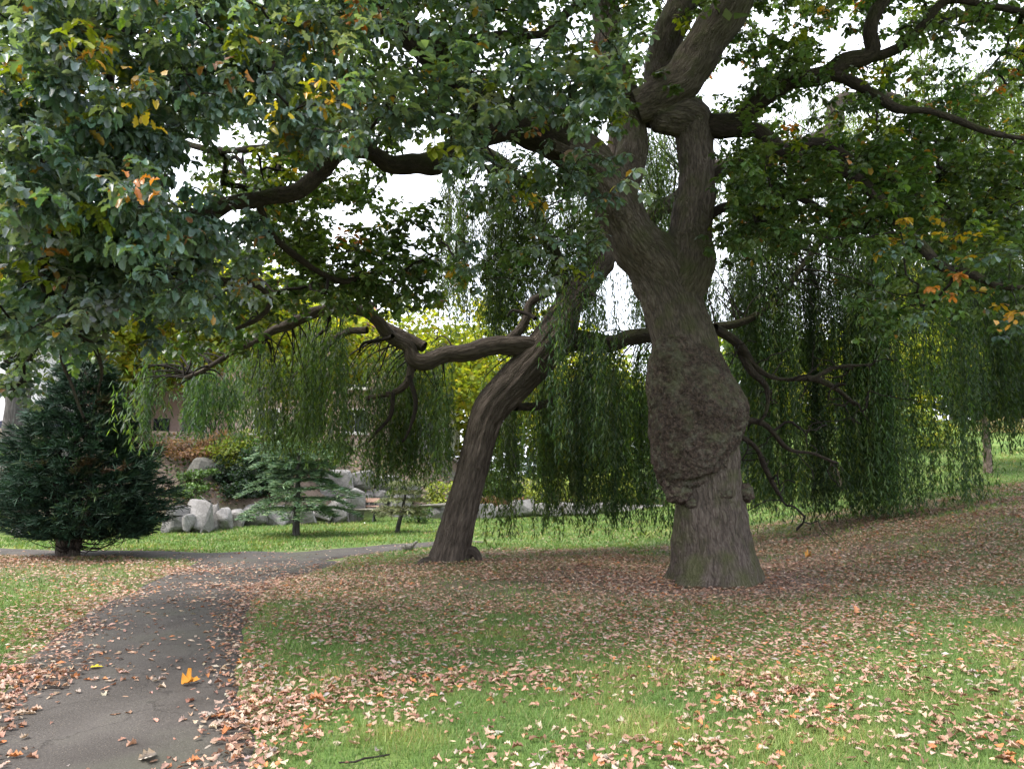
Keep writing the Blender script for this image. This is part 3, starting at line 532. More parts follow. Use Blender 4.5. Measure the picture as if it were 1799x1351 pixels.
leaves_mesh('foliage', oak_hi, lp[hi], LM[hi], ls[hi], lc[hi], MATS['oak_leaf'], oak, 'stuff'); leaves_mesh('foliage', oak_lo, lp[lo], LM[lo], ls[lo] * 1.05, lc[lo], MATS['oak_leaf'], oak, 'stuff')
cache = {}
from mathutils import Matrix
for i in single:
    q = np.clip((lc[i] * 40).round() / 40, .0125, 1); key = (int(i) % 8, tuple(q))
    if key not in cache:
        tV, tF = oak_hi[key[0]]; cache[key] = mesh_data('leaf', tV, tF, MATS['oak_leaf'], {'Col': np.repeat(q[None], len(tV), 0)})
    o = link('leaf', cache[key], oak); Mx = np.eye(4); Mx[:3, :3] = LM[i] * ls[i]; Mx[:3, 3] = lp[i] - OB; o.matrix_local = Matrix(Mx.tolist())

# the high crown over the trunk: unseen simple leaves added to darken the trunk
k = 15000; cc_ = rand_dirs(150, -.15, 1) * rng.uniform(.5, 1, (150, 1)) * np.array([9.0, 7.0, 5.0]) + [2.5, 12.5, 9.0]; cc_ = cc_[(proj(cc_)[1] < -260)]
p_ = cc_[rng.integers(0, len(cc_), k)] + rng.normal(0, .65, (k, 3)); leaves_mesh('foliage', [quad_leaf], p_, frames(rand_dirs(k, -.7, .3), rng.normal(0, .5, (k, 3)) + [0, 0, 1]), rng.uniform(.16, .26, k), pick_col(GREENS, k), MATS['oak_leaf'], oak, 'stuff')
b_ = MB()
for q in cc_[::2]:
    A = LIMB[['up', 'upright', 'upmid', 'upleft'][int(rng.integers(4))]][-4, :3]; s = np.linspace(0, 1, 7)[:, None]; b_.tube(np.c_[A + (q - A) * s + np.array([0, 0, .5]) * np.sin(s * 3.1), np.linspace(.06, .015, 7)], 6)
b_.build('branches', MATS['twig_bark'], oak)

# ------------------------------------------------------------------ the willow
WB = ground_pt(790, 986); WD = float(WB[1]); print('willow base', WB)
willow = thing('weeping_willow', WB, 'weeping willow with a bent leaning trunk and long hanging curtains', 'tree')
w0 = WD
def wdisp(tc, rr, a):
    q = tc * np.array([11, 11, 1.1]); fl = np.exp(-tc[..., 2] / .2) * .12 * (1 + .8 * np.sin(a * 4 + .6)[None]); 
    return (.028 * (1 - np.abs(noise3(q)) * 2) + .012 * noise3(tc * np.array([26, 26, 4.]))) * np.clip(rr / .3, .3, 1) + fl + .05 * rr * fbm(tc * 2.2, 2)
wt = catmull(uvd([(788, 1006, w0, 35), (791, 980, w0, 31), (802, 930, w0, 28), (819, 865, w0, 26), (836, 800, w0, 25.5), (850, 745, w0, 27), (870, 708, w0, 30), (906, 670, w0 + .1, 32), (942, 632, w0 + .2, 33), (978, 585, w0 + .4, 33), (1000, 530, w0 + .8, 22), (1030, 470, w0 + 1.2, 17), (1055, 390, w0 + 1.6, 14), (1075, 280, w0 + 2, 11), (1085, 150, w0 + 1.9, 9)]), .05)
mb = MB(); mb.tube(wt, 80, disp=wdisp); mb.build('trunk', MATS['willow_bark'], willow)
for rows in ([(815, 975, w0 - .05, 14), (832, 968, w0 - .1, 9), (842, 982, w0 - .15, 5), (850, 994, w0 - .2, 3)], [(770, 985, w0 - .1, 16), (745, 990, w0 - .3, 9), (730, 996, w0 - .5, 4)]): limb('root' + str(rows[0][0]), rows, willow, MATS['willow_bark'], 12, .06, 'root')
WL = [('wl', [(955, 622, w0 + .2, 26), (915, 606, w0 + .1, 19), (875, 608, w0, 17), (832, 624, w0 - .1, 17), (795, 620, w0 - .2, 15), (752, 642, w0 - .3, 15), (728, 634, w0 - .35, 14), (720, 606, w0 - .4, 12), (682, 586, w0 - .5, 11), (642, 556, w0 - .7, 10), (612, 544, w0 - .9, 10), (580, 545, w0 - 1.0, 10), (520, 566, w0 - 1.3, 9), (462, 590, w0 - 1.6, 7), (405, 622, w0 - 1.9, 5), (360, 650, w0 - 2.1, 4), (320, 660, w0 - 2.3, 3)]),
 ('wl2', [(645, 580, w0 - .6, 7), (610, 585, w0 - .4, 6), (560, 625, w0, 5), (500, 670, w0 + .3, 4), (430, 690, w0 + .4, 3)]), ('wl3', [(745, 610, w0 - .3, 11), (690, 575, w0 - .2, 8), (650, 545, w0, 6), (640, 500, w0 + .3, 5)]),
 ('wl4', [(725, 640, w0 - .3, 8), (718, 668, w0 - .3, 7), (690, 690, w0 - .2, 5), (650, 700, w0, 4)]), ('wl5', [(880, 608, w0, 9), (930, 560, w0 + .1, 8), (935, 535, w0 + .1, 7), (965, 515, w0 + .2, 6)]),
 ('wr', [(965, 600, w0 + .3, 24), (1020, 606, w0 + .5, 18), (1070, 602, w0 + .7, 15), (1120, 592, w0 + .9, 14), (1200, 580, w0 + 1.2, 12), (1290, 570, w0 + 1.6, 7), (1380, 510, w0 + 2, 5), (1450, 420, w0 + 2.4, 5), (1560, 370, w0 + 2.8, 4), (1680, 390, w0 + 3, 3)]),
 ('wr2', [(985, 570, w0 + .4, 22), (1090, 430, w0 + 1.6, 17), (1230, 320, w0 + 2.6, 15), (1370, 265, w0 + 3.2, 15), (1450, 240, w0 + 3.4, 17), (1478, 185, w0 + 3.6, 14), (1520, 172, w0 + 3.9, 11), (1620, 190, w0 + 4.2, 8), (1720, 240, w0 + 4.4, 6)]),
 ('wu', [(1000, 530, w0 + .8, 16), (965, 440, w0 + 1, 12), (925, 340, w0 + 1.2, 10), (860, 270, w0 + .9, 11), (790, 250, w0 + 1, 7)]), ('wu2', [(1060, 380, w0 + 1.3, 12), (1010, 280, w0 + 2, 9), (960, 230, w0 + 2.6, 6)]),
 ('wd', [(905, 715, w0 + .1, 8), (940, 715, w0 + .5, 7), (990, 690, w0 + 1, 5), (1040, 660, w0 + 1.5, 4)])]
for k, rows in WL: limb(k, rows, willow, MATS['shaded_bark' if k in ('wr', 'wu', 'wu2', 'wd') else 'willow_bark'], 18, .07)
for u0, v0, u1, v1 in ((640, 555, 655, 500), (600, 545, 570, 500), (575, 548, 560, 590), (520, 566, 490, 540), (690, 590, 640, 600), (940, 560, 900, 545), (690, 690, 660, 760), (718, 660, 722, 760)): limb(f'ws{u0}{v0}', [(u0, v0, w0 - .8, 5), ((u0 + u1) / 2 + 12, (v0 + v1) / 2, w0 - .7, 4), (u1, v1, w0 - .6, 2.5), (u1 - 10, v1 + 16, w0 - .5, 1.5)], willow, MATS['twig_bark'], 7, .08, 'branch')
# curtains: u0,u1, top v0,v1, bottom v0,v1, depth0,1, strands, anchor limb
WG = [('dark hanging curtain left of the trunk', 205, 400, 600, 690, 690, 795, -2.3, -.8, 260, 'wl'), (None, 385, 490, 620, 720, 720, 790, -.6, 1.5, 150, 'wl'), (None, 475, 650, 570, 700, 720, 830, -1.2, 1.5, 480, 'wl'), (None, 640, 800, 610, 720, 770, 885, -.4, 2, 480, 'wl'), (None, 835, 1000, 640, 740, 810, 965, .8, 2.8, 330, 'wr'), (None, 1000, 1190, 600, 720, 850, 955, 1.2, 3.4, 520, 'wr'),
 (None, 960, 1085, 480, 570, 690, 850, -1.3, -.4, 150, 'wu'), (None, 775, 900, 290, 430, 480, 640, .2, 2.6, 430, 'wu'), (None, 880, 1070, 240, 430, 450, 620, .4, 3.2, 560, 'wu'), (None, 1270, 1430, 380, 560, 830, 930, 1.5, 4, 800, 'wr'), (None, 1410, 1540, 420, 620, 850, 930, 2, 4.5, 480, 'wr'), (None, 1530, 1690, 380, 490, 840, 930, 1.5, 4, 1200, 'wr'),
 (None, 1790, 2050, 330, 560, 640, 840, .6, 4, 420, 'wr'), (None, 1670, 1800, 390, 540, 680, 800, .6, 2.6, 560, 'wr'), (None, 1330, 1500, 130, 250, 250, 420, 3, 6, 170, 'wr2'), (None, 1590, 1830, 40, 190, 220, 470, 3.5, 6.5, 420, 'wr2'), (None, 1080, 1250, 420, 520, 540, 700, 1.4, 4, 300, 'wr'), (None, 1260, 1790, 250, 400, 470, 720, 3, 6.5, 1050, 'wr2'), (None, 1690, 1770, 600, 700, 800, 880, 1.0, 2.2, 22, 'wr'), (None, 825, 870, 640, 760, 930, 965, .3, 1.0, 26, 'wr'), (None, 1080, 1270, 180, 300, 340, 520, 1.5, 4, 520, 'wr2'), (None, 225, 300, 600, 680, 770, 800, -2.4, -2, 22, 'wl')]
def strands(g):
    lab, u0, u1, t0, t1, b0, b1, da, db, n, key = g; L = LIMB[key]; fb = MB(); sp_, se = [], []; nf = max(4, n // 15)
    for f in range(nf):
        ue = rng.uniform(u0, u1); ve = rng.uniform(t0, t1); de = w0 + rng.uniform(da, db); E = P(ue, ve, de)
        k = int(np.argmin(((L[:, :3] - E) ** 2).sum(1) + 2 * rng.random(len(L)))); A = L[k, :3]; k = max(1, k); C = (A + E) / 2 + np.array([0, 0, .25 + .1 * np.linalg.norm(E - A)]) + rng.normal(0, .2, 3)
        t = np.linspace(0, 1, 9)[:, None]; q = (1 - t) ** 2 * A + 2 * t * (1 - t) * C + t ** 2 * E; rr = np.linspace(min(.02, L[k, 3] * .8), .005, 9)
        fb.tube(np.c_[q, rr], 4)
        m = rng.poisson(n / nf) + 1; s = rng.uniform(.45, 1.0, m) ** .7; Q = (1 - s[:, None]) ** 2 * A + 2 * s[:, None] * (1 - s[:, None]) * C + s[:, None] ** 2 * E
        Q = Q + rng.normal(0, .12, (m, 3)) * np.array([1, 1, .3]); uu, vv = proj(Q); bot = rng.uniform(b0, b1) * .7 + .3 * rng.uniform(b0, b1, m); end = P(uu, np.maximum(bot, vv + 25), Q[:, 1])
        gz = hgt(Q[:, 0], Q[:, 1]) + .06; end[:, 2] = np.maximum(end[:, 2], gz); ok = (Q[:, 2] - end[:, 2] > .12); ok &= (noise3(np.stack([Q[:, 0] * 1.25, Q[:, 1] * .9, 0 * m + Q[:, 0] * 0 + 3.3], -1)) > (-.3 if u0 > 1200 else -.38)) | (rng.random(m) < .22); sp_.append(Q[ok]); se.append(end[ok])
    return fb, np.vstack(sp_), np.vstack(se)
WPAL = [(.048, .086, .03, 4), (.066, .11, .034, 3), (.034, .062, .026, 3), (.11, .145, .034, 1)]
for g in WG:
    fb, a, e = strands(g); Lz = a[:, 2] - e[:, 2]; far = g[7] >= 3
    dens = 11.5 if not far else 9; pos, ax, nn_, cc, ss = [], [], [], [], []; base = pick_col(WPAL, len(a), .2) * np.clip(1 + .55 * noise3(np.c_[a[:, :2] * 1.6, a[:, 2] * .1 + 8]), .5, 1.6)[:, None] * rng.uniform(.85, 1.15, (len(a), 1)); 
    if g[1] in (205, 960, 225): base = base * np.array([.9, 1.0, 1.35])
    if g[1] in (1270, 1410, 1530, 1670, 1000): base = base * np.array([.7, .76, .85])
    if g[1] in (1590, 1330): base = base * np.array([1.9, 1.7, 1.5])  # far upper strands painted paler, as if lit by the open sky
    for i in range(len(a)):
        m = int(Lz[i] * dens) + 3; t = np.sort(rng.random(m)); sway = .03 * Lz[i]; k1, k2 = rng.normal(0, sway, 2); w1 = rng.uniform(0, 6.28)
        c = np.stack([a[i, 0] + k1 * t * t + .02 * np.sin(t * 9 + w1), a[i, 1] + k2 * t * t + .02 * np.cos(t * 8 + w1), a[i, 2] - Lz[i] * t], -1); az = rng.uniform(0, 6.28, m)
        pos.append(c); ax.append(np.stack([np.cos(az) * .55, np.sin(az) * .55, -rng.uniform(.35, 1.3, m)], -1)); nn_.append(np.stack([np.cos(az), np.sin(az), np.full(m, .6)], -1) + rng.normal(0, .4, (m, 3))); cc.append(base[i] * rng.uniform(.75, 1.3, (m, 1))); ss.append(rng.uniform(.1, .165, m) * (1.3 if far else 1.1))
        if i % 6 == 0: q = c[:: max(1, m // 5)]; 
        if i % 6 == 0 and len(q) > 1: fb.tube(np.c_[q, np.full(len(q), .0022)], 3, cap=False)
    pos, ax, nn_, cc, ss = [np.concatenate(x) for x in (pos, ax, nn_, cc, ss)]
    br = fb.build('hanging_branches', MATS['twig_bark'], willow)
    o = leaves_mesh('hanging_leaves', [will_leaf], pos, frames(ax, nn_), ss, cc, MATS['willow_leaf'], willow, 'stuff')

# ------------------------------------------------------------------ grass
def in_view(x, y, z, m=430):
    u, v = proj(np.stack([x, y, z], -1)); return (u > -m) & (u < 1799 + m) & (v < 1351 + 200)
def grass(name, label, y0, y1, xw, dens, hgt_m, wid, seed):
    area = (y1 - y0) * 2 * xw; k = int(area * dens); x = rng.uniform(-xw, xw, k); y = rng.uniform(y0, y1, k)
    z = hgt(x, y); ok = in_view(x, y, z)
    pm_ = np.minimum(pdist(x, y, PATH1), pdist(x, y, PATH2)); edge = .05 * noise3(np.stack([x * 3, y * 3, 0 * x], -1)); ok &= pm_ > .02 + edge
    L = litter(x, y); thin = np.clip(L / 1000, 0, .75) ; ok &= rng.random(k) > thin
    ok &= ~(((x - OB[0]) ** 2 + (y - OB[1]) ** 2 < .75 ** 2)) & (y < wall_y(x) - .1)
    bsp = np.exp(-((x - 3.15) / 1.5) ** 2 - ((y - 11.6) / .9) ** 2) + .8 * np.exp(-((x + 10) / 3) ** 2 - ((y - 14.3) / 1.7) ** 2) + .7 * np.exp(-((x - 1.5) / 7.0) ** 2 - ((y - 12.6) / 3.2) ** 2); ok &= rng.random(k) > bsp
    x, y, z = x[ok], y[ok], z[ok]; k = len(x); cl = fbm(np.stack([x * 1.4, y * 1.4, 0 * x + 2], -1)); cl2 = noise3(np.stack([x * 6, y * 6, 0 * x], -1))
    h = hgt_m * np.clip(1 + .35 * cl + .4 * cl2, .4, 2) * rng.uniform(.6, 1.3, k); a = rng.uniform(0, 6.28, k); w = wid * rng.uniform(.6, 1.2, k); lean = rng.normal(0, .5, (k, 2)) * h[:, None]
    B = np.stack([x, y, z - .006], -1); s = np.stack([np.cos(a) * w / 2, np.sin(a) * w / 2, 0 * a], -1); tip = B + np.stack([lean[:, 0], lean[:, 1], h + .006], -1)
    V = np.stack([B - s, B + s, tip], 1).reshape(-1, 3)
    c = np.array([.108, .18, .05]) * np.clip(1 + .22 * cl[:, None] + .15 * cl2[:, None], .5, 1.6) * rng.uniform(.7, 1.35, (k, 1)); yl = rng.random(k) < .15; c[yl] = np.array([.28, .27, .13]) * rng.uniform(.7, 1.2, (yl.sum(), 1))
    warm = np.clip(cl, 0, 1)[:, None]; c = c * (1 + warm * np.array([.5, .1, .2]))
    tag(mk(name, V, np.arange(3 * k).reshape(-1, 3), MATS['grass_blade'], None, {'Col': np.repeat(c, 3, 0)}, False), label, 'grass', kind='stuff')
grass('grass', 'short mown green grass on the lawn beside the path', 3.3, 6.2, 6.2, 5000, .042, .0065, 1)
grass('grass', 'green grass blades between the leaves near the oak', 6.2, 10, 8.5, 2600, .045, .010, 2)
grass('grass', 'thin shaded grass around the tree trunks', 10, 16, 13, 800, .055, .016, 3)
grass('grass', 'bright green far lawn beyond the path crossing', 16, 33, 19, 220, .06, .036, 4)

# ------------------------------------------------------------------ fallen leaves
DRY = [(.36, .225, .17, 5), (.42, .285, .22, 5), (.29, .165, .12, 3.5), (.4, .32, .255, 3), (.18, .1, .07, 3), (.4, .165, .07, 1.2), (.34, .3, .265, 1.2)]
DRYO = [(.1, .08), (.2, .24), (.165, .36), (.27, .5), (.2, .63), (.25, .77), (.13, .92)]
dry_hi = [leaf_shape(jit(DRYO, .22), random.uniform(-.1, .35), random.uniform(-.25, .35), random.uniform(-.3, .8), random.uniform(-.4, .4)) for _ in range(10)]
dry_lo = [(np.array([[0, 0, 0], [.2, .45, random.uniform(0, .2)], [0, 1, random.uniform(-.1, .25)], [-.2, .5, random.uniform(0, .25)], [0, .5, random.uniform(-.05, .12)]]), np.array([[0, 1, 4], [1, 2, 4], [2, 3, 4], [3, 0, 4]])) for _ in range(5)]
k = 640000; fx = rng.uniform(-17, 17, k); fy = rng.uniform(3.2, 24, k); area = 34 * 20.8
Df = litter(fx, fy); ok = rng.random(k) < Df / (k / area); fx, fy = fx[ok], fy[ok]; fz = hgt(fx, fy); ok = in_view(fx, fy, fz) & (fy < wall_y(fx) + 2); fx, fy, fz, Df = fx[ok], fy[ok], fz[ok], Df[ok] if len(Df) == len(ok) else litter(fx, fy)[ok]
onp = np.minimum(pdist(fx, fy, PATH1), pdist(fx, fy, PATH2)) < 0; k = len(fx); print('fallen leaves', k)
fz = fz + np.where(onp, .012, .022) + rng.uniform(0, .02, k) * (Df > 150) ; fc = pick_col(DRY, k, .28); fs = np.where(rng.random(k) < .3, rng.uniform(.02, .045, k), rng.uniform(.04, .08, k)) * np.where(fy > 11, 1.1, 1.0)
a = rng.uniform(0, 6.28, k); fax = np.stack([np.cos(a), np.sin(a), rng.normal(0, .1, k)], -1); fn = np.stack([rng.normal(0, .17, k), rng.normal(0, .17, k), np.where(rng.random(k) < .8, 1., -1.)], -1); FM = frames(fax, fn); fp = np.stack([fx, fy, fz], -1) - FM[:, :, 1] * fs[:, None] * .5
u, v = proj(fp); show = (u > 10) & (u < 1790) & (v < 1340); order = np.argsort(np.where(show, fy - 60 * (fs - .08), 1e9)); single = order[:296]; rest = np.ones(k, bool); rest[single] = False
nearl = rest & (fy < 6.6); tag(leaves_mesh('leaf_litter', dry_hi, fp[nearl], FM[nearl], fs[nearl], fc[nearl], MATS['dry_leaf'], None, 'stuff'), 'dry tan and brown oak leaves scattered over lawn and path edge', 'leaves')
midl = rest & ~nearl & (fy < 10); farl = rest & (fy >= 10) & (fs > .04); tag(leaves_mesh('leaf_litter', dry_lo, fp[midl], FM[midl], fs[midl], fc[midl], MATS['dry_leaf'], None, 'stuff'), 'dry fallen leaves over the lawn before the oak', 'leaves'); tag(leaves_mesh('leaf_litter', [(q[0][[0, 1, 2, 3]], np.array([[0, 1, 2, 3]])) for q in dry_lo], fp[farl], FM[farl], fs[farl], fc[farl], MATS['dry_leaf'], None, 'stuff'), 'thick brown leaf litter spread under the oak and willow', 'leaves')
cache = {}; NAMES = ['pale pinkish-tan', 'light tan', 'brown', 'greyish-beige', 'dark brown', 'orange-brown', 'pale grey']
for i in single:
    ci = int(np.argmin([np.abs(np.array(d[:3]) / sum(d[:3]) * 1.0 - fc[i] / fc[i].sum()).sum() + abs(sum(d[:3]) - fc[i].sum()) * .5 for d in DRY])); key = (int(i) % 10, ci)
    if key not in cache: tV, tF = dry_hi[key[0]]; cache[key] = mesh_data('fallen_leaf', tV, tF, MATS['dry_leaf'], {'Col': np.repeat(np.array(DRY[ci][:3])[None], len(tV), 0)})
    o = link('fallen_leaf', cache[key]); Mx = np.eye(4); Mx[:3, :3] = FM[i] * fs[i]; Mx[:3, 3] = fp[i]; o.matrix_world = Matrix(Mx.tolist()); pe = abs(float(pdist(fx[i:i + 1], fy[i:i + 1], PATH1)[0])); where = 'the bare asphalt path' if onp[i] and pe > .3 else ('the leaf drift at the path edge' if pe < .6 else ('the open lawn far from the path' if pe > 3 else 'the lawn close to the path'))
    tag(o, f'{NAMES[ci]} curled oak leaf lying on {where}', 'leaf', f'{NAMES[ci]} fallen leaves on {where}')
MAPLE = [(.22, .04), (.4, .12), (.24, .26), (.5, .42), (.48, .6), (.24, .56), (.17, .66), (.2, .84), (.08, .9)]
def special(u, v, size, col, shape, label, lift=.03, tiltax=(.2, 1, .1), nrm_=(0, -.5, 1)):
    p = ground_pt(u, v); M = frames(np.array([tiltax], float), np.array([nrm_], float))[0]; tV, tF = shape; me = mesh_data('fallen_leaf', tV, tF, MATS['dry_leaf'], {'Col': np.repeat(np.array([col]), len(tV), 0)})
    o = link('fallen_leaf', me); Mx = np.eye(4); Mx[:3, :3] = M * size; Mx[:3, 3] = p + [0, 0, lift]; o.matrix_world = Matrix(Mx.tolist()); tag(o, label, 'leaf')
special(318, 1206, .14, (.5, .22, .03), leaf_shape(MAPLE, .15, -.1, .3, .15), 'big orange maple leaf standing up on the path edge', .02, (.9, .5, .12), (.1, -.55, 1))
special(158, 1176, .1, (.55, .45, .03), leaf_shape(MAPLE, .1, .1), 'bright yellow leaf lying alone on the dark path', .02, (1, .4, .02), (0, 0, 1))
special(240, 1338, .1, (.5, .44, .38), leaf_shape(OAK, .9, .6, 2.6, .3), 'grey curled-up dead leaf standing on the asphalt', .015, (.8, .4, .2), (.3, -1, .4))
special(540, 1236, .13, (.42, .19, .1), leaf_shape(OAK, .3, .5, .6, .6), 'large rusty brown oak leaf on grass near the path', .04, (1, -.2, .1), (.2, -.6, 1))
special(1245, 1168, .12, (.52, .3, .06), leaf_shape(OAK, .3, .3, .6, .5), 'yellow-orange leaf with raised edge on the leafy lawn', .03, (1, .3, .1), (0, -.3, 1))
special(1500, 1082, .12, (.5, .24, .13), leaf_shape(OAK, .3, .3, .5, .5), 'upright orange-tan leaf standing in the lawn right of the oak', .0, (.2, .1, .6), (.2, -1, .3))
special(1415, 980, .13, (.5, .25, .06), leaf_shape(MAPLE, .3, .3, .5, .5), 'orange leaf beside the foot of the oak trunk', .02, (1, .1, .1), (0, -.4, 1))
for u, v, L, rz, lab in ((90, 1214, .26, .1, 'short dark twig lying across the asphalt path'), (640, 1340, .3, .5, 'thin bent twig lying in the lawn grass')):
    p = ground_pt(u, v); b = MB(); t = np.linspace(-.5, .5, 7); b.tube(np.c_[p[0] + t * L * math.cos(rz), p[1] + t * L * math.sin(rz) + .01 * np.sin(t * 9), np.full(7, p[2] + .022) + .004 * np.cos(t * 14), .006 - .003 * np.abs(t)], 6); tag(b.build('twig', MATS['twig_bark']), lab, 'twig')

# ------------------------------------------------------------------ conifers
def needle_sprays(pos, dirs, n_each, length, width, col, sd=.55):
    """feathery sprays: thin tapering blades fanned about a direction"""
    k = len(pos); P_ = np.repeat(pos, n_each, 0); Dv = np.repeat(dirs, n_each, 0) + rng.normal(0, sd, (k * n_each, 3)) * np.array([1, 1, .6]); t = rng.uniform(-.1, .9, (k * n_each, 1)); P_ = P_ + np.repeat(dirs, n_each, 0) * length * t
    s = length * rng.uniform(.5, 1.1, k * n_each); C = np.repeat(col, n_each, 0) * rng.uniform(.7, 1.35, (k * n_each, 1)); shape = (np.array([[-width, .1, 0], [width * .6, 0, 0], [width * .5, .75, .03], [-width * .3, 1, -.02]]), np.array([[0, 1, 2, 3]]))
    return shape, P_, frames(Dv, rng.normal(0, .6, (k * n_each, 3)) + [0, 0, 1.]), s, C
JB = ground_pt(120, 980); print('juniper', JB)
jun = thing('juniper_tree', JB, 'dark dense juniper with twin trunk beside the path', 'tree')
for rows in ([(112, 990, JB[1], 16), (114, 950, JB[1], 12), (108, 900, JB[1], 9), (98, 840, JB[1], 6), (110, 760, JB[1], 4)], [(126, 990, JB[1], 14), (133, 950, JB[1] - .1, 9), (150, 905, JB[1] - .1, 8), (160, 840, JB[1], 6), (150, 740, JB[1], 4), (150, 650, JB[1], 2)]): limb('j' + str(rows[0][0]), rows, jun, MATS['willow_bark'], 20, .06, 'trunk')
prof_v = np.array([590, 640, 690, 730, 770, 810, 860, 900, 925, 945]); prof_l = np.array([140, 118, 92, 60, 30, 8, 0, 10, 50, 95]); prof_r = np.array([158, 186, 208, 226, 246, 268, 282, 284, 268, 230])
k = 4300; v = rng.choice(np.linspace(635, 938, 300), k, p=(lambda w: w / w.sum())(np.interp(np.linspace(635, 938, 300), prof_v, prof_r - prof_l))); l = np.interp(v, prof_v, prof_l); r = np.interp(v, prof_v, prof_r)
tier = np.round(v / 26) * 26; v = v * .7 + tier * .3 + rng.normal(0, 4, k); rad_ = np.sqrt(rng.uniform(.12, 1.0, k)); az = rng.uniform(0, 2 * np.pi, k); lob = 1 + .14 * np.sin(az * 5 + v * .05) + .10 * noise3(np.stack([np.cos(az) * 2, np.sin(az) * 2, v / 30], -1)); cx = (l + r) / 2; hw = (r - l) / 2
c0 = P(cx, v, JB[1]); sc = JB[1] / FOC; pj = c0 + np.stack([np.cos(az) * rad_ * lob * hw * sc * .95, np.sin(az) * rad_ * lob * hw * sc * .8, -.12 * rad_ + 0 * az], -1); dj = norm(np.stack([np.cos(az), np.sin(az), rng.uniform(-.05, .55, k)], -1)); pj[:, 2] = np.maximum(pj[:, 2], JB[2] + .42)
cj = pick_col([(.02, .045, .028, 5), (.03, .062, .038, 4), (.014, .03, .02, 4), (.05, .08, .035, 1)], k, .3); br = (noise3(pj * 1.7 + 4) > .6) & (rad_ > .35); cj[br] = pick_col([(.075, .045, .025, 1), (.05, .045, .022, 2)], int(br.sum()), .3)
sh, a_, b_, c_, d_ = needle_sprays(pj, dj, 15, .21, .062, cj, .5); leaves_mesh('foliage', [sh], a_, b_, c_, d_, MATS['needle'], jun, 'stuff')
b = MB()
for i in range(0, k, 11):
    q0 = c0[i] + [0, 0, -.25]; q0[0] = JB[0] + (q0[0] - JB[0]) * .3; t = np.linspace(0, 1, 5)[:, None]; b.tube(np.c_[q0 + (pj[i] - q0) * t + np.array([0, 0, -.2]) * np.sin(t * 3.14), np.linspace(.014, .004, 5)], 5)
b.build('branches', MATS['twig_bark'], jun)
b = MB()
for u0, u1, dip in ((150, 215, 22), (155, 190, 26), (170, 230, 20), (160, 205, 30), (180, 240, 14), (140, 175, 18), (190, 222, 24)):
    t = np.linspace(0, 1, 12); q = P(u0 + (u1 - u0) * t, 938 + dip * np.sin(t * 3.14), JB[1] - .4 + .5 * rng.random()); b.tube(np.c_[q, np.full(12, .006)], 5)
tag(b.build('bare_loops', MATS['twig_bark'], jun), 'bare drooping twig loops under the skirt')
def conifer(name, u, v, vtop, rb, label, cols, tiers, gap0, density=1.0, trunk_r=7, lean=0, sd=.35):
    B = ground_pt(u, v); d = B[1]; H = (v - vtop) * d / FOC; t = thing(name, B, label, 'tree'); mbk = MB()
    tp = catmull(np.array([[0, 0, -.1, trunk_r * 1.3 * d / FOC], [lean * .15, 0, H * .12, trunk_r * d / FOC], [lean * .6, 0, H * .5, trunk_r * .7 * d / FOC], [lean, 0, H, .012]]) + np.r_[B, 0], .12); mbk.tube(tp, 16, disp=limb_disp); mbk.build('trunk', MATS['grey_bark'], t)
    pp, dd = [], []; bb = MB()
    for ti in range(tiers):
        f = gap0 + (1 - gap0) * ti / tiers; zc = H * f; Lb = rb * d / FOC * (1 - .55 * ((f - gap0) / (1 - gap0)) ** 1.1) * random.uniform(.8, 1.1); nb = random.randint(5, 7); a0 = random.random() * 6
        base = tp[np.argmin(np.abs(tp[:, 2] - B[2] - zc)), :3]
        for j in range(nb):
            az = a0 + j * 6.283 / nb + random.uniform(-.25, .25); L = Lb * random.uniform(.7, 1.15); dv = np.array([math.cos(az), math.sin(az), 0]); s = np.linspace(0, 1, 8)
            q = base + dv * (L * s)[:, None] + np.array([0, 0, 1.]) * (.12 * L * np.sin(s * 2.6) - .16 * L * s ** 2)[:, None]; bb.tube(np.c_[q, np.linspace(.016, .004, 8)], 5); side = np.array([-dv[1], dv[0], 0])
            for s_ in np.arange(.22, 1.02, .075 / max(density, .2)):
                p0 = base + dv * L * s_ + np.array([0, 0, .12 * L * math.sin(s_ * 2.6) - .16 * L * s_ * s_])
                for sg in (-1, 1):
                    w = L * .36 * (1.1 - s_) + .06
                    for e in np.arange(.1, 1.01, .28): pp.append(p0 + side * sg * w * e + dv * w * .4 * e - np.array([0, 0, .03 * e])); dd.append(side * sg * .7 + dv * .7)
    bb.build('branches', MATS['twig_bark'], t); pp = np.array(pp); dd = norm(np.array(dd)); col = pick_col(cols, len(pp), .25); sh, a_, b_, c_, d_ = needle_sprays(pp, dd, 7, .17, .09, col, sd)
    leaves_mesh('foliage', [sh], a_, b_, c_, d_, MATS['needle'], t, 'stuff'); return t
conifer('fir_tree', 520, 941, 770, 108, 'young fir with pale green tiered branches on the far lawn', [(.11, .18, .1, 4), (.16, .23, .12, 3), (.07, .12, .075, 2)], 8, .24, 1.0, 6)
conifer('conifer_sapling', 697, 935, 838, 50, 'sparse half-bare conifer sapling on the lawn near the bench', [(.16, .18, .08, 3), (.22, .22, .13, 2)], 5, .3, .24, 4, .32, .7)

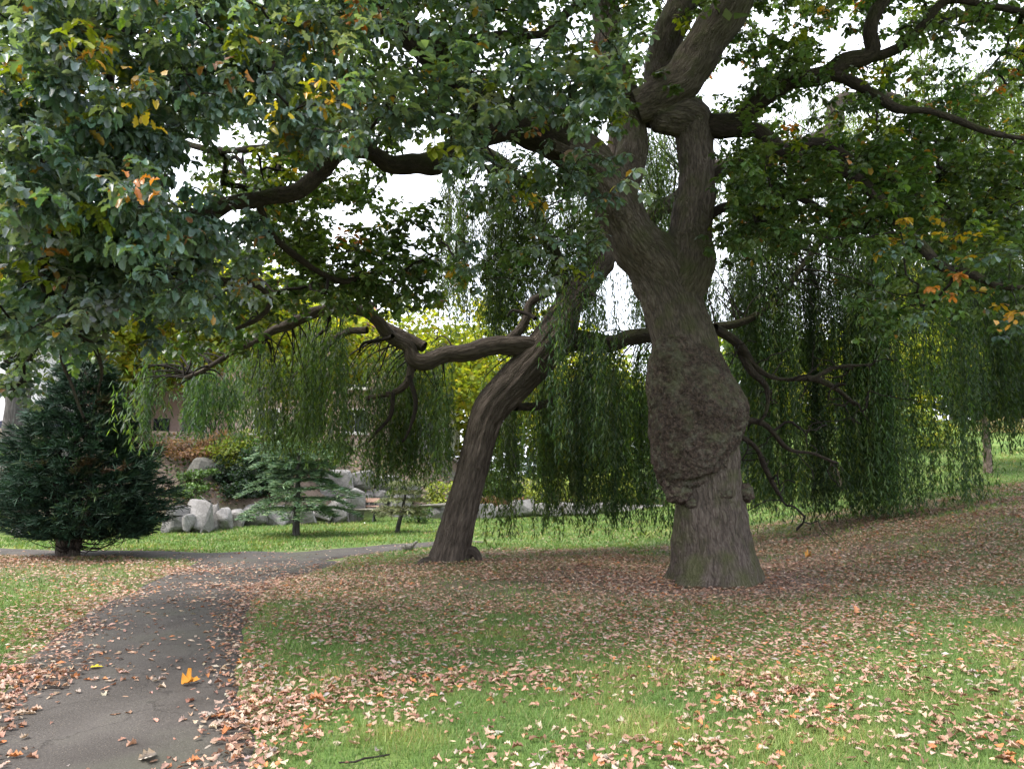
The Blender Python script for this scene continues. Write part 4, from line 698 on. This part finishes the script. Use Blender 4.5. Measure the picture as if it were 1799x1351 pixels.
# ------------------------------------------------------------------ rockery stones
def stone_mesh(w, d, h, seed, mat, tilt=0):
    r_ = np.random.default_rng(seed); bm = bmesh.new()
    for p in r_.uniform(-1, 1, (22, 3)):
        p = p / max(np.abs(p).max(), .01) * r_.uniform(.8, 1.0) if r_.random() < .75 else p
        bm.verts.new((p[0] * w / 2 * (1 - .18 * max(p[2], 0)), p[1] * d / 2, p[2] * h / 2))
    g = bmesh.ops.convex_hull(bm, input=bm.verts); bmesh.ops.delete(bm, geom=[e for e in g['geom_interior'] if isinstance(e, bmesh.types.BMVert)], context='VERTS')
    bmesh.ops.bevel(bm, geom=list(bm.edges), offset=min(w, h, d) * .05, segments=1, affect='EDGES'); bmesh.ops.triangulate(bm, faces=bm.faces); bmesh.ops.subdivide_edges(bm, edges=[e for e in bm.edges if e.calc_length() > .18], cuts=2, use_grid_fill=True); bmesh.ops.triangulate(bm, faces=bm.faces)
    co = np.array([v.co for v in bm.verts]); co = co * (1 + (.07 * fbm(co * 3 + seed, 3) + .025 * noise3(co * 11))[:, None]) 
    for v, c in zip(bm.verts, co): v.co = c
    me = bpy.data.meshes.new('stone'); bm.to_mesh(me); bm.free(); me.materials.append(MATS[mat]); return me
WALLS = {}
def stone(wall, u0, u1, v0, v1, d, seed, mat='stone', depth=.8, rz=None, name='stone', label=None):
    c = P((u0 + u1) / 2, (v0 + v1) / 2, d); w = (u1 - u0) * d / FOC * 1.28; h = (v1 - v0) * d / FOC * 1.16; c[1] += depth / 2
    me = stone_mesh(w, depth, h, seed, mat); o = link(name, me, wall, tuple(c - np.array(wall.location)) if wall else tuple(c)); o.rotation_euler = (R(random.uniform(-6, 6)), R(random.uniform(-7, 7)), rz if rz is not None else R(random.uniform(-20, 20))); 
    if label: tag(o, label)
    return o
wl = thing('rockery_wall', P(390, 930, 24), 'row of pale grey boulders edging the planted bank', 'wall')
for i, a in enumerate([(278, 315, 893, 941, 22.5), (314, 333, 906, 938, 22.6), (318, 360, 880, 937, 22.9), (356, 378, 890, 934, 23.6), (374, 397, 894, 934, 23.7), (392, 423, 897, 929, 24.6), (419, 458, 887, 926, 25.2), (452, 498, 888, 926, 25.7), (494, 545, 893, 924, 26.2), (540, 575, 890, 920, 26.8), (572, 604, 880, 920, 27.4)]): stone(wl, *a, 100 + i)
bw = thing('stone_wall', P(640, 900, 29.4), 'tall wall of big grey blocks behind the park bench', 'wall')
for i, a in enumerate([(600, 633, 861, 920, 28.0), (608, 657, 828, 862, 29.3), (630, 655, 861, 880, 29.4), (560, 612, 825, 870, 28.9), (652, 680, 860, 882, 29.5), (655, 700, 835, 862, 29.5), (633, 680, 879, 918, 29.6), (678, 716, 862, 916, 29.6), (698, 735, 848, 880, 29.8)]): stone(bw, *a, 200 + i)
lw = thing('low_wall', P(780, 900, 30), 'low grey stone wall with pale coping across the far lawn', 'wall')
for i, a in enumerate([(712, 748, 890, 914, 29.6), (744, 785, 889, 914, 29.9), (782, 826, 888, 913, 30.4), (822, 868, 886, 911, 31.2), (866, 897, 884, 908, 32.0), (894, 942, 879, 908, 32.4), (940, 985, 886, 906, 32.6), (983, 1012, 884, 906, 32.7), (1010, 1045, 888, 906, 32.8), (1040, 1075, 885, 905, 32.9), (1072, 1115, 888, 905, 33), (1110, 1160, 887, 905, 33), (1155, 1200, 888, 904, 33)]): stone(lw, *a, 300 + i)
stone(lw, 738, 790, 885, 891, 29.9, 350, 'brown_stone', .4, name='coping_stone', rz=0); stone(lw, 786, 830, 884, 890, 30.4, 351, 'brown_stone', .4, name='coping_stone', rz=0)
o = stone(None, 308, 374, 808, 872, 25.6, 400, 'brown_stone', 1.3, .1, 'boulder'); tag(o, 'big brown-grey boulder with dark hollow high on the bank', 'boulder')
o = stone(None, 299, 322, 838, 872, 25.3, 401, 'brown_stone', .8, .2, 'boulder'); tag(o, 'smaller boulder leaning beside the big brown boulder', 'boulder')
o = stone(None, 14, 32, 922, 944, 19.6, 402, 'stone', .5, .2, 'boulder'); tag(o, 'small pale rock in the grass left of the juniper', 'boulder')
# steps up the bank
SB = P(5, 845, 21.5); SB[2] = hgt(SB[0], SB[1]); st_ = thing('stone_steps', SB, 'worn stone steps climbing the bank left of the juniper', 'steps')
for i in range(7):
    y = 20.9 + i * .62; x = -14.9 - i * .12; b = MB(); z = 1.35 + i * .2; zb = min(hgt(x, y) - .2, z - .3); b.box((x, y + .35, (z + zb) / 2), (2.2, .8, z - zb), .05); b.build('step', MATS['step_stone'], st_, smooth=False)

# ------------------------------------------------------------------ park bench
BP = P(640, 917, 28.55); BP[2] = hgt(BP[0], BP[1]) ; bench = thing('park_bench', BP, 'wooden park bench with black iron legs against the stone wall', 'bench')
def bpart(name, fn, mat): 
    b = MB(); fn(b); return b.build(name, MATS[mat], bench, smooth=False)
for x in (-1.1, .36):
    def leg(b, x=x):
        for pts in ([(0, -.27, 0), (0, -.2, .12), (0, -.08, .24), (0, -.12, .36), (0, -.24, .43)], [(0, .22, 0), (0, .12, .12), (0, .02, .24), (0, .1, .36), (0, .17, .43)], [(0, -.26, .43), (0, .18, .43)], [(0, .17, .42), (0, .24, .62), (0, .30, .86)], [(0, -.09, .25), (0, .03, .25)]):
            q = np.array(pts, float) + BP + [x, 0, 0]; b.tube(catmull(np.c_[q, np.full(len(q), .028)], .05), 8)
    bpart('leg', leg, 'iron')
for i, y in enumerate((-.22, -.11, 0, .11)): bpart('seat_slat', lambda b: b.box(BP + [-.37, y, .465], (1.75, .09, .035)), 'grey_wood')
for z, h in ((.78, .15), (.56, .05)): bpart('back_slat', lambda b: b.box(BP + [-.37, .26 + (z - .78) * .3 - .03, z], (1.75, .03, h), 0, -.2), 'bench_wood')
bpart('name_plate', lambda b: b.box(BP + [-.05, .20, .78], (.09, .012, .05), 0, -.2), 'alloy')

# ------------------------------------------------------------------ squirrel
SQ = ground_pt(715, 967); sx = SQ[1] / FOC; vs = [(-10, 3.0, 1.0), (-8, 3.8, 2.2), (-5.2, 4.2, 2.6), (-2.5, 4.6, 3.6), (1.5, 5.0, 4.4), (5.0, 4.2, 3.9), (7.6, 3.8, 2.4), (9.5, 5.5, 2.2), (11.5, 8.6, 2.5), (14.5, 10.8, 2.2), (18.0, 11.3, 1.3), (-2.8, 1.2, 1.2), (-3.6, .3, .8), (5.4, 1.4, 1.8), (3.6, .3, .9), (-7.6, 6.0, .7), (-7.2, 7.0, .3)]
me = bpy.data.meshes.new('squirrel'); yy = [0] * 11 + [-1.6, -1.7, -1.9, -2.0, -1.0, -1.1]; pts = [(a * sx * 1.05, y * sx, b * sx * 1.25) for (a, b, r), y in zip(vs, yy)]; ed = [(i, i + 1) for i in range(10)] + [(3, 11), (11, 12), (5, 13), (13, 14), (1, 15), (15, 16)]
n0 = len(pts)
for s_, m_ in ((11, 3), (13, 5), (15, 1)):
    pts += [(pts[s_][0] + .01, -pts[s_][1], pts[s_][2]), (pts[s_ + 1][0] + .012, -pts[s_ + 1][1], pts[s_ + 1][2])]; ed += [(m_, len(pts) - 2), (len(pts) - 2, len(pts) - 1)]
rr = [v[2] for v in vs] + [1.2, .8, 1.8, .9, .7, .3]; me.from_pydata(pts, ed, []); me.materials.append(MATS['squirrel_fur']); sq = link('squirrel', me, None, tuple(SQ + [0, 0, .01]))
sm = sq.modifiers.new('skin', 'SKIN'); sv = me.skin_vertices[0].data
for v_, r_ in zip(sv, rr): v_.radius = (r_ * sx * 1.15, r_ * sx * 1.15)
sv[4].use_root = True; ss_ = sq.modifiers.new('sub', 'SUBSURF'); ss_.levels = 2; ss_.render_levels = 2; tag(sq, 'grey squirrel on the grass by the path, tail raised', 'squirrel')
fp_ = ground_pt(640, 921) ; special(640, 921, .12, (.85, .85, .85), leaf_shape(OAK_L, .3, .3, .4), 'small white scrap of litter on grass before the bench', .04)

# ------------------------------------------------------------------ shrubs and trees of the background
def crown_pts(c, rx, ry, rz, n, clumps=14, flat=0):
    cc = rand_dirs(clumps) * rng.uniform(.45, .95, (clumps, 1)); cc[:, 2] = np.maximum(cc[:, 2], -.55 + flat); k = rng.integers(0, clumps, n); p = cc[k] + rand_dirs(n) * (rng.uniform(.1, 1, (n, 1)) ** .45) * rng.uniform(.28, .5, clumps)[k][:, None]
    return p * np.array([rx, ry, rz]) + c, rng.uniform(.75, 1.3, clumps)[k]
def leafcloud(name, p, size, pal, mat, parent, shade=None, drop=.3):
    n = len(p); a = rng.uniform(0, 6.28, n); ax = np.stack([np.cos(a), np.sin(a), rng.uniform(-1, .4, n) - drop], -1); nn_ = rng.normal(0, .5, (n, 3)) + [0, 0, 1]; col = pick_col(pal, n, .3)
    if shade is not None: col = col * shade[:, None]
    return leaves_mesh(name, [quad_leaf], p, frames(ax, nn_), size * rng.uniform(.6, 1.3, n), col, MATS[mat], parent, 'stuff')
def shrub(name, u, v, d, rx, rz, n, size, pal, label, ry=None, group=None):
    B = P(u, v, d); B[2] = hgt(B[0], B[1]); t = thing(name, B, label, 'shrub', group); b = MB(); c = B + [0, 0, rz * .75]
    p, sh = crown_pts(c, rx, ry or rx, rz, n, 12, .15); p[:, 2] = np.maximum(p[:, 2], B[2] + .03); leafcloud('foliage', p, size, pal, 'shrub_leaf', t, sh)
    for i in range(9): q = p[rng.integers(len(p))]; s = np.linspace(0, 1, 5)[:, None]; b.tube(np.c_[B + (q - B) * s + np.array([0, 0, .15]) * np.sin(s * 3.1), np.linspace(.022, .006, 5)], 5)
    b.build('stem', MATS['twig_bark'], t); return t
YG = [(.2, .25, .035, 3), (.27, .3, .04, 3), (.14, .19, .03, 2), (.36, .32, .04, 1)]; MG = [(.06, .11, .03, 3), (.085, .14, .035, 2), (.04, .075, .025, 2)]; DG = [(.02, .042, .022, 3), (.03, .06, .028, 2), (.015, .028, .016, 2)]; RU = [(.2, .1, .055, 3), (.25, .14, .07, 2), (.13, .09, .04, 1)]; GO = [(.2, .24, .03, 3), (.26, .28, .04, 2), (.12, .17, .03, 2)]  # YG is brightened so the yellow-green leaves look backlit
for a in [('heather', 330, 800, 27.5, 1.3, .5, 1700, .09, RU, 'rust-brown heather clump above the big boulder'), ('heather', 385, 800, 28.5, 1.1, .55, 1500, .09, RU, 'reddish-brown faded shrub on the bank right of the boulder'), ('shrub', 400, 835, 27.3, .9, .75, 1500, .09, GO, 'yellow-green feathery shrub beside the big boulder'), ('shrub', 430, 820, 28.5, 1.0, .8, 1500, .1, GO, 'golden green shrub behind the dark holly'), ('holly_bush', 440, 868, 26.6, .75, 1.15, 2600, .09, DG, 'dark glossy holly bush on the bank behind the fir'), ('shrub', 398, 870, 26.3, .8, .55, 1500, .08, DG, 'low dark shrub in shade below the golden shrub'), ('dwarf_conifer', 397, 884, 24.9, .42, .3, 900, .06, GO, 'small bright yellow-green dwarf conifer among the boulders'), ('ground_cover', 335, 878, 24.2, .75, .3, 1100, .07, MG, 'leafy green plant trailing over the boulders'), ('laurel_bush', 480, 800, 28.8, 1.5, 1.5, 2600, .13, MG, 'green laurel bush rising behind the young fir'), ('laurel_bush', 560, 800, 30.5, 1.7, 1.3, 2200, .13, MG, 'broad green bush above the tall stone wall'), ('shrub', 598, 822, 30.6, .5, .35, 600, .08, [(.4, .32, .03, 1), (.3, .28, .04, 1)], 'small bright yellow shrub on top of the stone wall'), ('shrub', 415, 872, 25.9, .9, .6, 1600, .09, DG, 'dark low bush just above the row of boulders'), ('shrub', 470, 868, 27.2, 1.0, .8, 1600, .1, DG, 'dark shrub behind the fir above the boulders'), ('shrub', 355, 866, 25.2, .8, .4, 1200, .08, MG, 'green low shrub at the foot of the big boulder'), ('laurel_bush', 375, 770, 31, 1.5, 1.5, 2200, .13, MG, 'green bush at the top of the bank above the heather'), ('laurel_bush', 20, 775, 23.8, 1.2, .5, 1500, .1, MG, 'low leafy ground shrub at the foot of the bank tree'), ('shrub', 735, 905, 27.8, .6, .4, 900, .07, MG, 'tangled low shrub behind the bare sapling'), ('shrub', 790, 870, 31.6, 1.3, .7, 1800, .1, GO, 'yellow-green shrub above the low wall'), ('laurel_bush', 860, 850, 33.5, 1.4, 1.3, 2200, .12, MG, 'round green bush behind the far low wall'), ('heather', 880, 872, 33.3, 1.0, .4, 1100, .09, RU, 'pinkish-brown heather patch above the low wall'), ('laurel_bush', 895, 840, 35, 1.2, 1.6, 1800, .12, [(.05, .08, .07, 2), (.03, .06, .05, 1)], 'blue-green conifer bush behind the pinkish heather'), ('shrub', 960, 865, 34, 1.6, .9, 2200, .11, GO, 'broad yellow-green shrub behind the willow curtain'), ('shrub', 1060, 860, 34.5, 1.6, 1.2, 2400, .12, YG, 'yellowing shrub beyond the lawn behind the willow strands'), ('laurel_bush', 1150, 850, 35, 1.8, 1.6, 2400, .13, MG, 'tall green bush beyond the lawn seen left of the oak trunk'), ('shrub', 1370, 860, 27, 1.3, 1.1, 2600, .1, YG, 'yellow-green bush behind the willow right of the oak'), ('shrub', 1465, 865, 28, 1.5, 1.3, 2800, .1, GO, 'bright yellow-green bush under the leaning pale trunk'), ('laurel_bush', 1540, 850, 30, 1.8, 1.8, 2600, .13, MG, 'dense green bush beyond the right willow curtain'), ('shrub', 1625, 850, 31, 1.6, 1.1, 2200, .12, YG, 'pale yellowing bush on the right slope'), ('shrub', 1775, 785, 33, 1.6, .5, 1200, .1, [(.3, .22, .12, 2), (.2, .17, .07, 1)], 'low straw-brown hedge plants at the top of the right slope')]: shrub(*a[:10])
k = 22000; x = rng.uniform(-17, 7, k); y = wall_y(x) + rng.uniform(.2, 9, k); p = np.stack([x, y, hgt(x, y) + rng.uniform(.01, .16, k)], -1); keep = noise3(p * .8) > -.35
tag(leafcloud('ground_cover', p[keep], .11, [(.05, .09, .028, 4), (.09, .14, .035, 3), (.13, .085, .05, 2), (.26, .16, .11, 1.3), (.03, .055, .02, 3)], 'shrub_leaf', None, None, 0), 'low leafy ground cover and dead leaves over the planted bank', 'plants', kind='stuff')
def tree(name, u, vbase, d, H, tr_, crown, n, size, pal, label, bark='grey_bark', lean=0, ctr=None, group=None, clumps=22, limbs=9):
    B = P(u, vbase, d); B[2] = hgt(B[0], B[1]); t = thing(name, B, label, 'tree', group); rx, ry, rz, zc = crown; top = B + [lean, 0, zc]
    b = MB(); tp = catmull(np.array([[*(B + [0, 0, -.15]), tr_ * 1.35], [*(B + [lean * .1, 0, .4]), tr_], [*(B + (top - B) * .6), tr_ * .75], [*top, tr_ * .4], [*(top + [lean * .1, 0, rz * .6]), tr_ * .12]]), .15); b.tube(tp, 20, disp=limb_disp); b.build('trunk', MATS[bark], t)
    p, sh = crown_pts(top, rx, ry, rz, n, clumps); bb = MB()
    for i in range(limbs * 3):
        q = p[rng.integers(n)]; k = rng.integers(len(tp) // 2, len(tp) - 1); s = np.linspace(0, 1, 6)[:, None]; bb.tube(np.c_[tp[k, :3] + (q - tp[k, :3]) * s + np.array([0, 0, .4]) * np.sin(s * 3.1) + rng.normal(0, .08, (6, 3)) * np.sin(s * 3.1), np.linspace(tp[k, 3] * .5, .012, 6)], 6)
    bb.build('limbs', MATS['twig_bark'], t); leafcloud('crown', p, size * 1.3, pal, 'far_leaf', t, sh); return t
for a, kw in [(('park_tree', 28, 756, 26, 9, .42, (4, 3, 3, 6.2), 5200, .17, MG, 'stout grey-trunked tree on the bank above the steps'), {}), (('maple_tree', 330, 700, 36, 9, .2, (4.2, 3, 3.6, 6.5), 9000, .2, YG, 'yellow-green maple on the bank behind the juniper'), {}), (('maple_tree', 170, 700, 34, 9, .2, (3.6, 3, 3.4, 6.6), 7500, .2, YG, 'yellowing maple at the roadside behind the juniper top'), {}), (('maple_tree', 460, 720, 38, 8, .18, (3.2, 3, 3.2, 5.2), 7000, .19, YG, 'bright yellow-green tree standing before the pink house'), {}), (('lime_tree', 90, 690, 48, 13, .3, (5, 4, 5, 9), 7000, .28, MG, 'tall green tree beside the white house'), {}), (('maple_tree', 760, 800, 44, 9, .2, (4.5, 3, 3.4, 5.2), 6500, .22, YG, 'yellow-green tree beyond the low wall behind the willow trunk'), {}), (('lime_tree', 1010, 800, 46, 9, .25, (5, 3, 3.4, 4.8), 7000, .24, YG, 'pale green tree beyond the lawn behind the willow crown'), {}), (('lime_tree', 1200, 800, 42, 8, .25, (4.5, 3, 3.0, 4.2), 6000, .22, MG, 'mid green tree far behind the oak trunk'), {}), (('birch_tree', 1478, 808, 27, 6, .15, (2.4, 2, 1.7, 3.3), 4500, .12, YG, 'tree with a pale trunk leaning left beyond the willow'), dict(bark='pale_bark', lean=-1.6)), (('evergreen_tree', 1737, 832, 24, 5, .12, (1.9, 1.7, 1.1, 2.7), 7000, .11, DG, 'dark evergreen tree with straight tan trunk on right slope'), dict(bark='pale_bark')), (('lime_tree', 1600, 800, 40, 9, .25, (5, 3, 3, 4.4), 6500, .22, YG, 'yellow-green tree on the hill beyond the right curtain'), {}), (('lime_tree', 1790, 780, 44, 11, .3, (5.5, 3, 3.8, 6), 7000, .24, MG, 'broad green tree at the top of the right slope'), {}), (('maple_tree', 560, 740, 42, 10, .2, (3.6, 3, 3.6, 5.6), 6500, .22, YG, 'loose yellow-green tree partly hiding the pink house'), {}), (('lime_tree', 900, 780, 52, 14, .3, (5.5, 3, 4.6, 8), 7000, .28, YG, 'tall pale tree rising behind the willow crown'), {}), (('lime_tree', 260, 690, 46, 15, .3, (5.5, 4, 6.0, 9), 8500, .3, YG, 'tall yellow-green tree towering behind the maples'), {}), (('lime_tree', 20, 700, 40, 14, .3, (4.5, 4, 5.0, 10), 6500, .28, MG, 'tall dark green tree behind the grey trunk'), {}), (('lime_tree', 1680, 790, 50, 14, .3, (6, 3, 5, 8), 8000, .3, YG, 'tall pale yellow tree on the hill behind the oak limbs'), {}), (('lime_tree', 1390, 800, 44, 8, .25, (4, 3, 2.6, 4.2), 5200, .22, MG, 'green tree far behind the willow right of the oak'), {})]: tree(*a, **kw)

# ------------------------------------------------------------------ houses and a parked car along the road
def house(u, d, w, dp, h, wallm, roofm, label, rz=0, bay=False):
    B = P(u, 700, d); B[2] = hgt(B[0], B[1]) - .05; t = thing('house', B, label, 'house'); x, y, z = B; roof_h = 2.6
    V = np.array([[-w/2, -dp/2, 0], [w/2, -dp/2, 0], [w/2, dp/2, 0], [-w/2, dp/2, 0], [-w/2, -dp/2, h], [w/2, -dp/2, h], [w/2, dp/2, h], [-w/2, dp/2, h], [0, -dp/2, h + roof_h], [0, dp/2, h + roof_h]]) + B
    mk('wall', V, [np.array([[0, 1, 5, 4], [1, 2, 6, 5], [2, 3, 7, 6], [3, 0, 4, 7]]), np.array([[4, 5, 8], [6, 7, 9]])], MATS[wallm], t, smooth=False)
    ov = .35; rv = []; 
    for zo in (0.04, .2): rv += [[-w/2 - ov, -dp/2 - ov, h - ov * roof_h * 2 / w + zo], [0, -dp/2 - ov, h + roof_h + zo], [w/2 + ov, -dp/2 - ov, h - ov * roof_h * 2 / w + zo], [-w/2 - ov, dp/2 + ov, h - ov * roof_h * 2 / w + zo], [0, dp/2 + ov, h + roof_h + zo], [w/2 + ov, dp/2 + ov, h - ov * roof_h * 2 / w + zo]]
    rf = mk('roof', np.array(rv) + B, np.array([[6, 7, 10, 9], [7, 8, 11, 10], [0, 3, 4, 1], [1, 4, 5, 2], [0, 1, 7, 6], [1, 2, 8, 7], [3, 9, 10, 4], [4, 10, 11, 5], [0, 6, 9, 3], [2, 5, 11, 8]]), MATS[roofm], t, smooth=False)
    b = MB(); b.box(B + [w * .28, 0, h + roof_h * .75], (.9, .7, 2.2)); b.build('chimney', MATS['red_brick'], rf, smooth=False)
    def win(cx, cz, ww, hh):
        f = MB(); yv = -dp/2 - .04
        for ddx, ddz, sx_, sz_ in ((0, hh/2, ww + .1, .1), (0, -hh/2, ww + .1, .1), (-ww/2, 0, .1, hh - .1), (ww/2, 0, .1, hh - .1), (0, 0, .07, hh - .1)): f.box(B + [cx + ddx, yv, cz + ddz], (sx_, .1, sz_))
        wo_ = f.build('window', MATS['white_paint'], t, smooth=False)
        for sg in (-1, 1): p = MB(); p.box(B + [cx + sg * ww / 4, yv + .01, cz], (ww / 2 - .06, .05, hh - .08)); p.build('pane', MATS['glass'], wo_, smooth=False)
        s_ = MB(); s_.box(B + [cx, yv - .06, cz - hh / 2 - .1], (ww + .3, .2, .08)); s_.build('sill', MATS['white_paint'], wo_, smooth=False)
    for cz in (1.7, 4.4):
        for cx in ((-w * .28, w * .28) if not (bay and cz < 2) else (w * .3,)): win(cx, cz, 1.5, 1.4)
    dm = MB(); dm.box(B + [0.1, -dp/2 - .05, 1.05], (1.0, .1, 2.1)); dm.build('door', MATS['car_paint'], t, smooth=False)
    if bay: bm_ = MB(); bm_.box(B + [-w * .25, -dp/2 - .45, 1.6], (2.6, .9, 3.2)); bm_.build('bay', MATS['white_render'], t, smooth=False); 
    return t
house(35, 46, 9, 8, 5.6, 'white_render', 'slate', 'white rendered house seen beside the grey tree trunk', bay=True); house(150, 49, 7, 8, 5.8, 'red_brick', 'roof_tile', 'red brick house behind the roadside maples'); house(575, 50, 9.5, 8, 6.8, 'pink_render', 'roof_tile', 'pale pink house glimpsed above the willow limb'); house(330, 54, 8, 8, 6.4, 'pink_render', 'roof_tile', 'house with red tiled roof behind the yellow maple'); house(700, 58, 9, 8, 6, 'white_render', 'slate', 'pale house far behind the willow trunk')
CB = P(75, 700, 37.5); CB[2] = hgt(CB[0], CB[1]) + .012; car = thing('parked_car', CB, 'dark blue car parked on the road above the bank', 'car')
def extr(prof, w, top=1.0):
    n = len(prof); pr = np.array(prof); V = np.concatenate([np.c_[pr[:, 0], np.full(n, sg * w / 2) * np.where(pr[:, 1] > .95, top, 1), pr[:, 1]] for sg in (-1, 1)]) + CB; i = np.arange(n); return V, np.stack([i, (i + 1) % n, (i + 1) % n + n, i + n], -1)
def capf(prof, w, top, name, mat, parent):
    V, Q = extr(prof, w, top); n = len(prof); me = bpy.data.meshes.new(name); me.from_pydata([tuple(v - np.array(car.location)) for v in V], [], [list(map(int, q)) for q in Q] + [list(range(n))[::-1], list(range(n, 2 * n))]); me.materials.append(MATS[mat]); return link(name, me, parent)
capf([(-2.1, .3), (-2.1, .75), (-2.0, .92), (-1.1, .98), (1.9, 1.0), (2.08, .9), (2.12, .3)], 1.75, 1, 'body', 'car_paint', car); capf([(-1.1, .975), (-.35, 1.4), (1.1, 1.43), (1.85, .995)], 1.6, .86, 'cabin_glass', 'glass', car); capf([(-.4, 1.405), (-.2, 1.45), (1.0, 1.47), (1.15, 1.42)], 1.45, .9, 'roof', 'car_paint', car)
for x in (-1.35, 1.35):
    for sg in (-1, 1):
        wv = MB(); wv.tube(np.array([[x, sg * .78, .32, .32], [x, sg * .9, .32, .32]]) + np.r_[CB, 0], 20); w_ = wv.build('wheel', MATS['tyre'], car); rv_ = MB(); rv_.tube(np.array([[x, sg * .85, .32, .2], [x, sg * .915, .32, .19]]) + np.r_[CB, 0], 16); rv_.build('rim', MATS['alloy'], w_)
for sg in (-.6, .6): hv = MB(); hv.box(CB + [-2.09, sg, .7], (.08, .35, .14)); hv.build('headlight', MATS['lamp_glass'], car, smooth=False)


# far tree line that closes the park
for i, (u, d, H, pal) in enumerate([(-60, 62, 5, MG), (640, 66, 4.6, YG), (820, 58, 4.4, YG), (960, 62, 4.2, MG), (1090, 56, 4.0, YG), (1260, 60, 4.4, YG), (1460, 58, 4.2, MG), (1560, 66, 5.2, YG), (1760, 60, 4.8, YG), (1900, 56, 4.6, MG)]):
    tree('boundary_tree', u, 800, d, 9, .25, (6.2, 3.5, H, H * .95), 3200, .36, pal, ['far rounded green tree closing the park boundary', 'far rounded yellow-green tree closing the park boundary'][pal is YG], group=['green trees along the far boundary', 'yellow-green trees along the far boundary'][pal is YG], limbs=3)
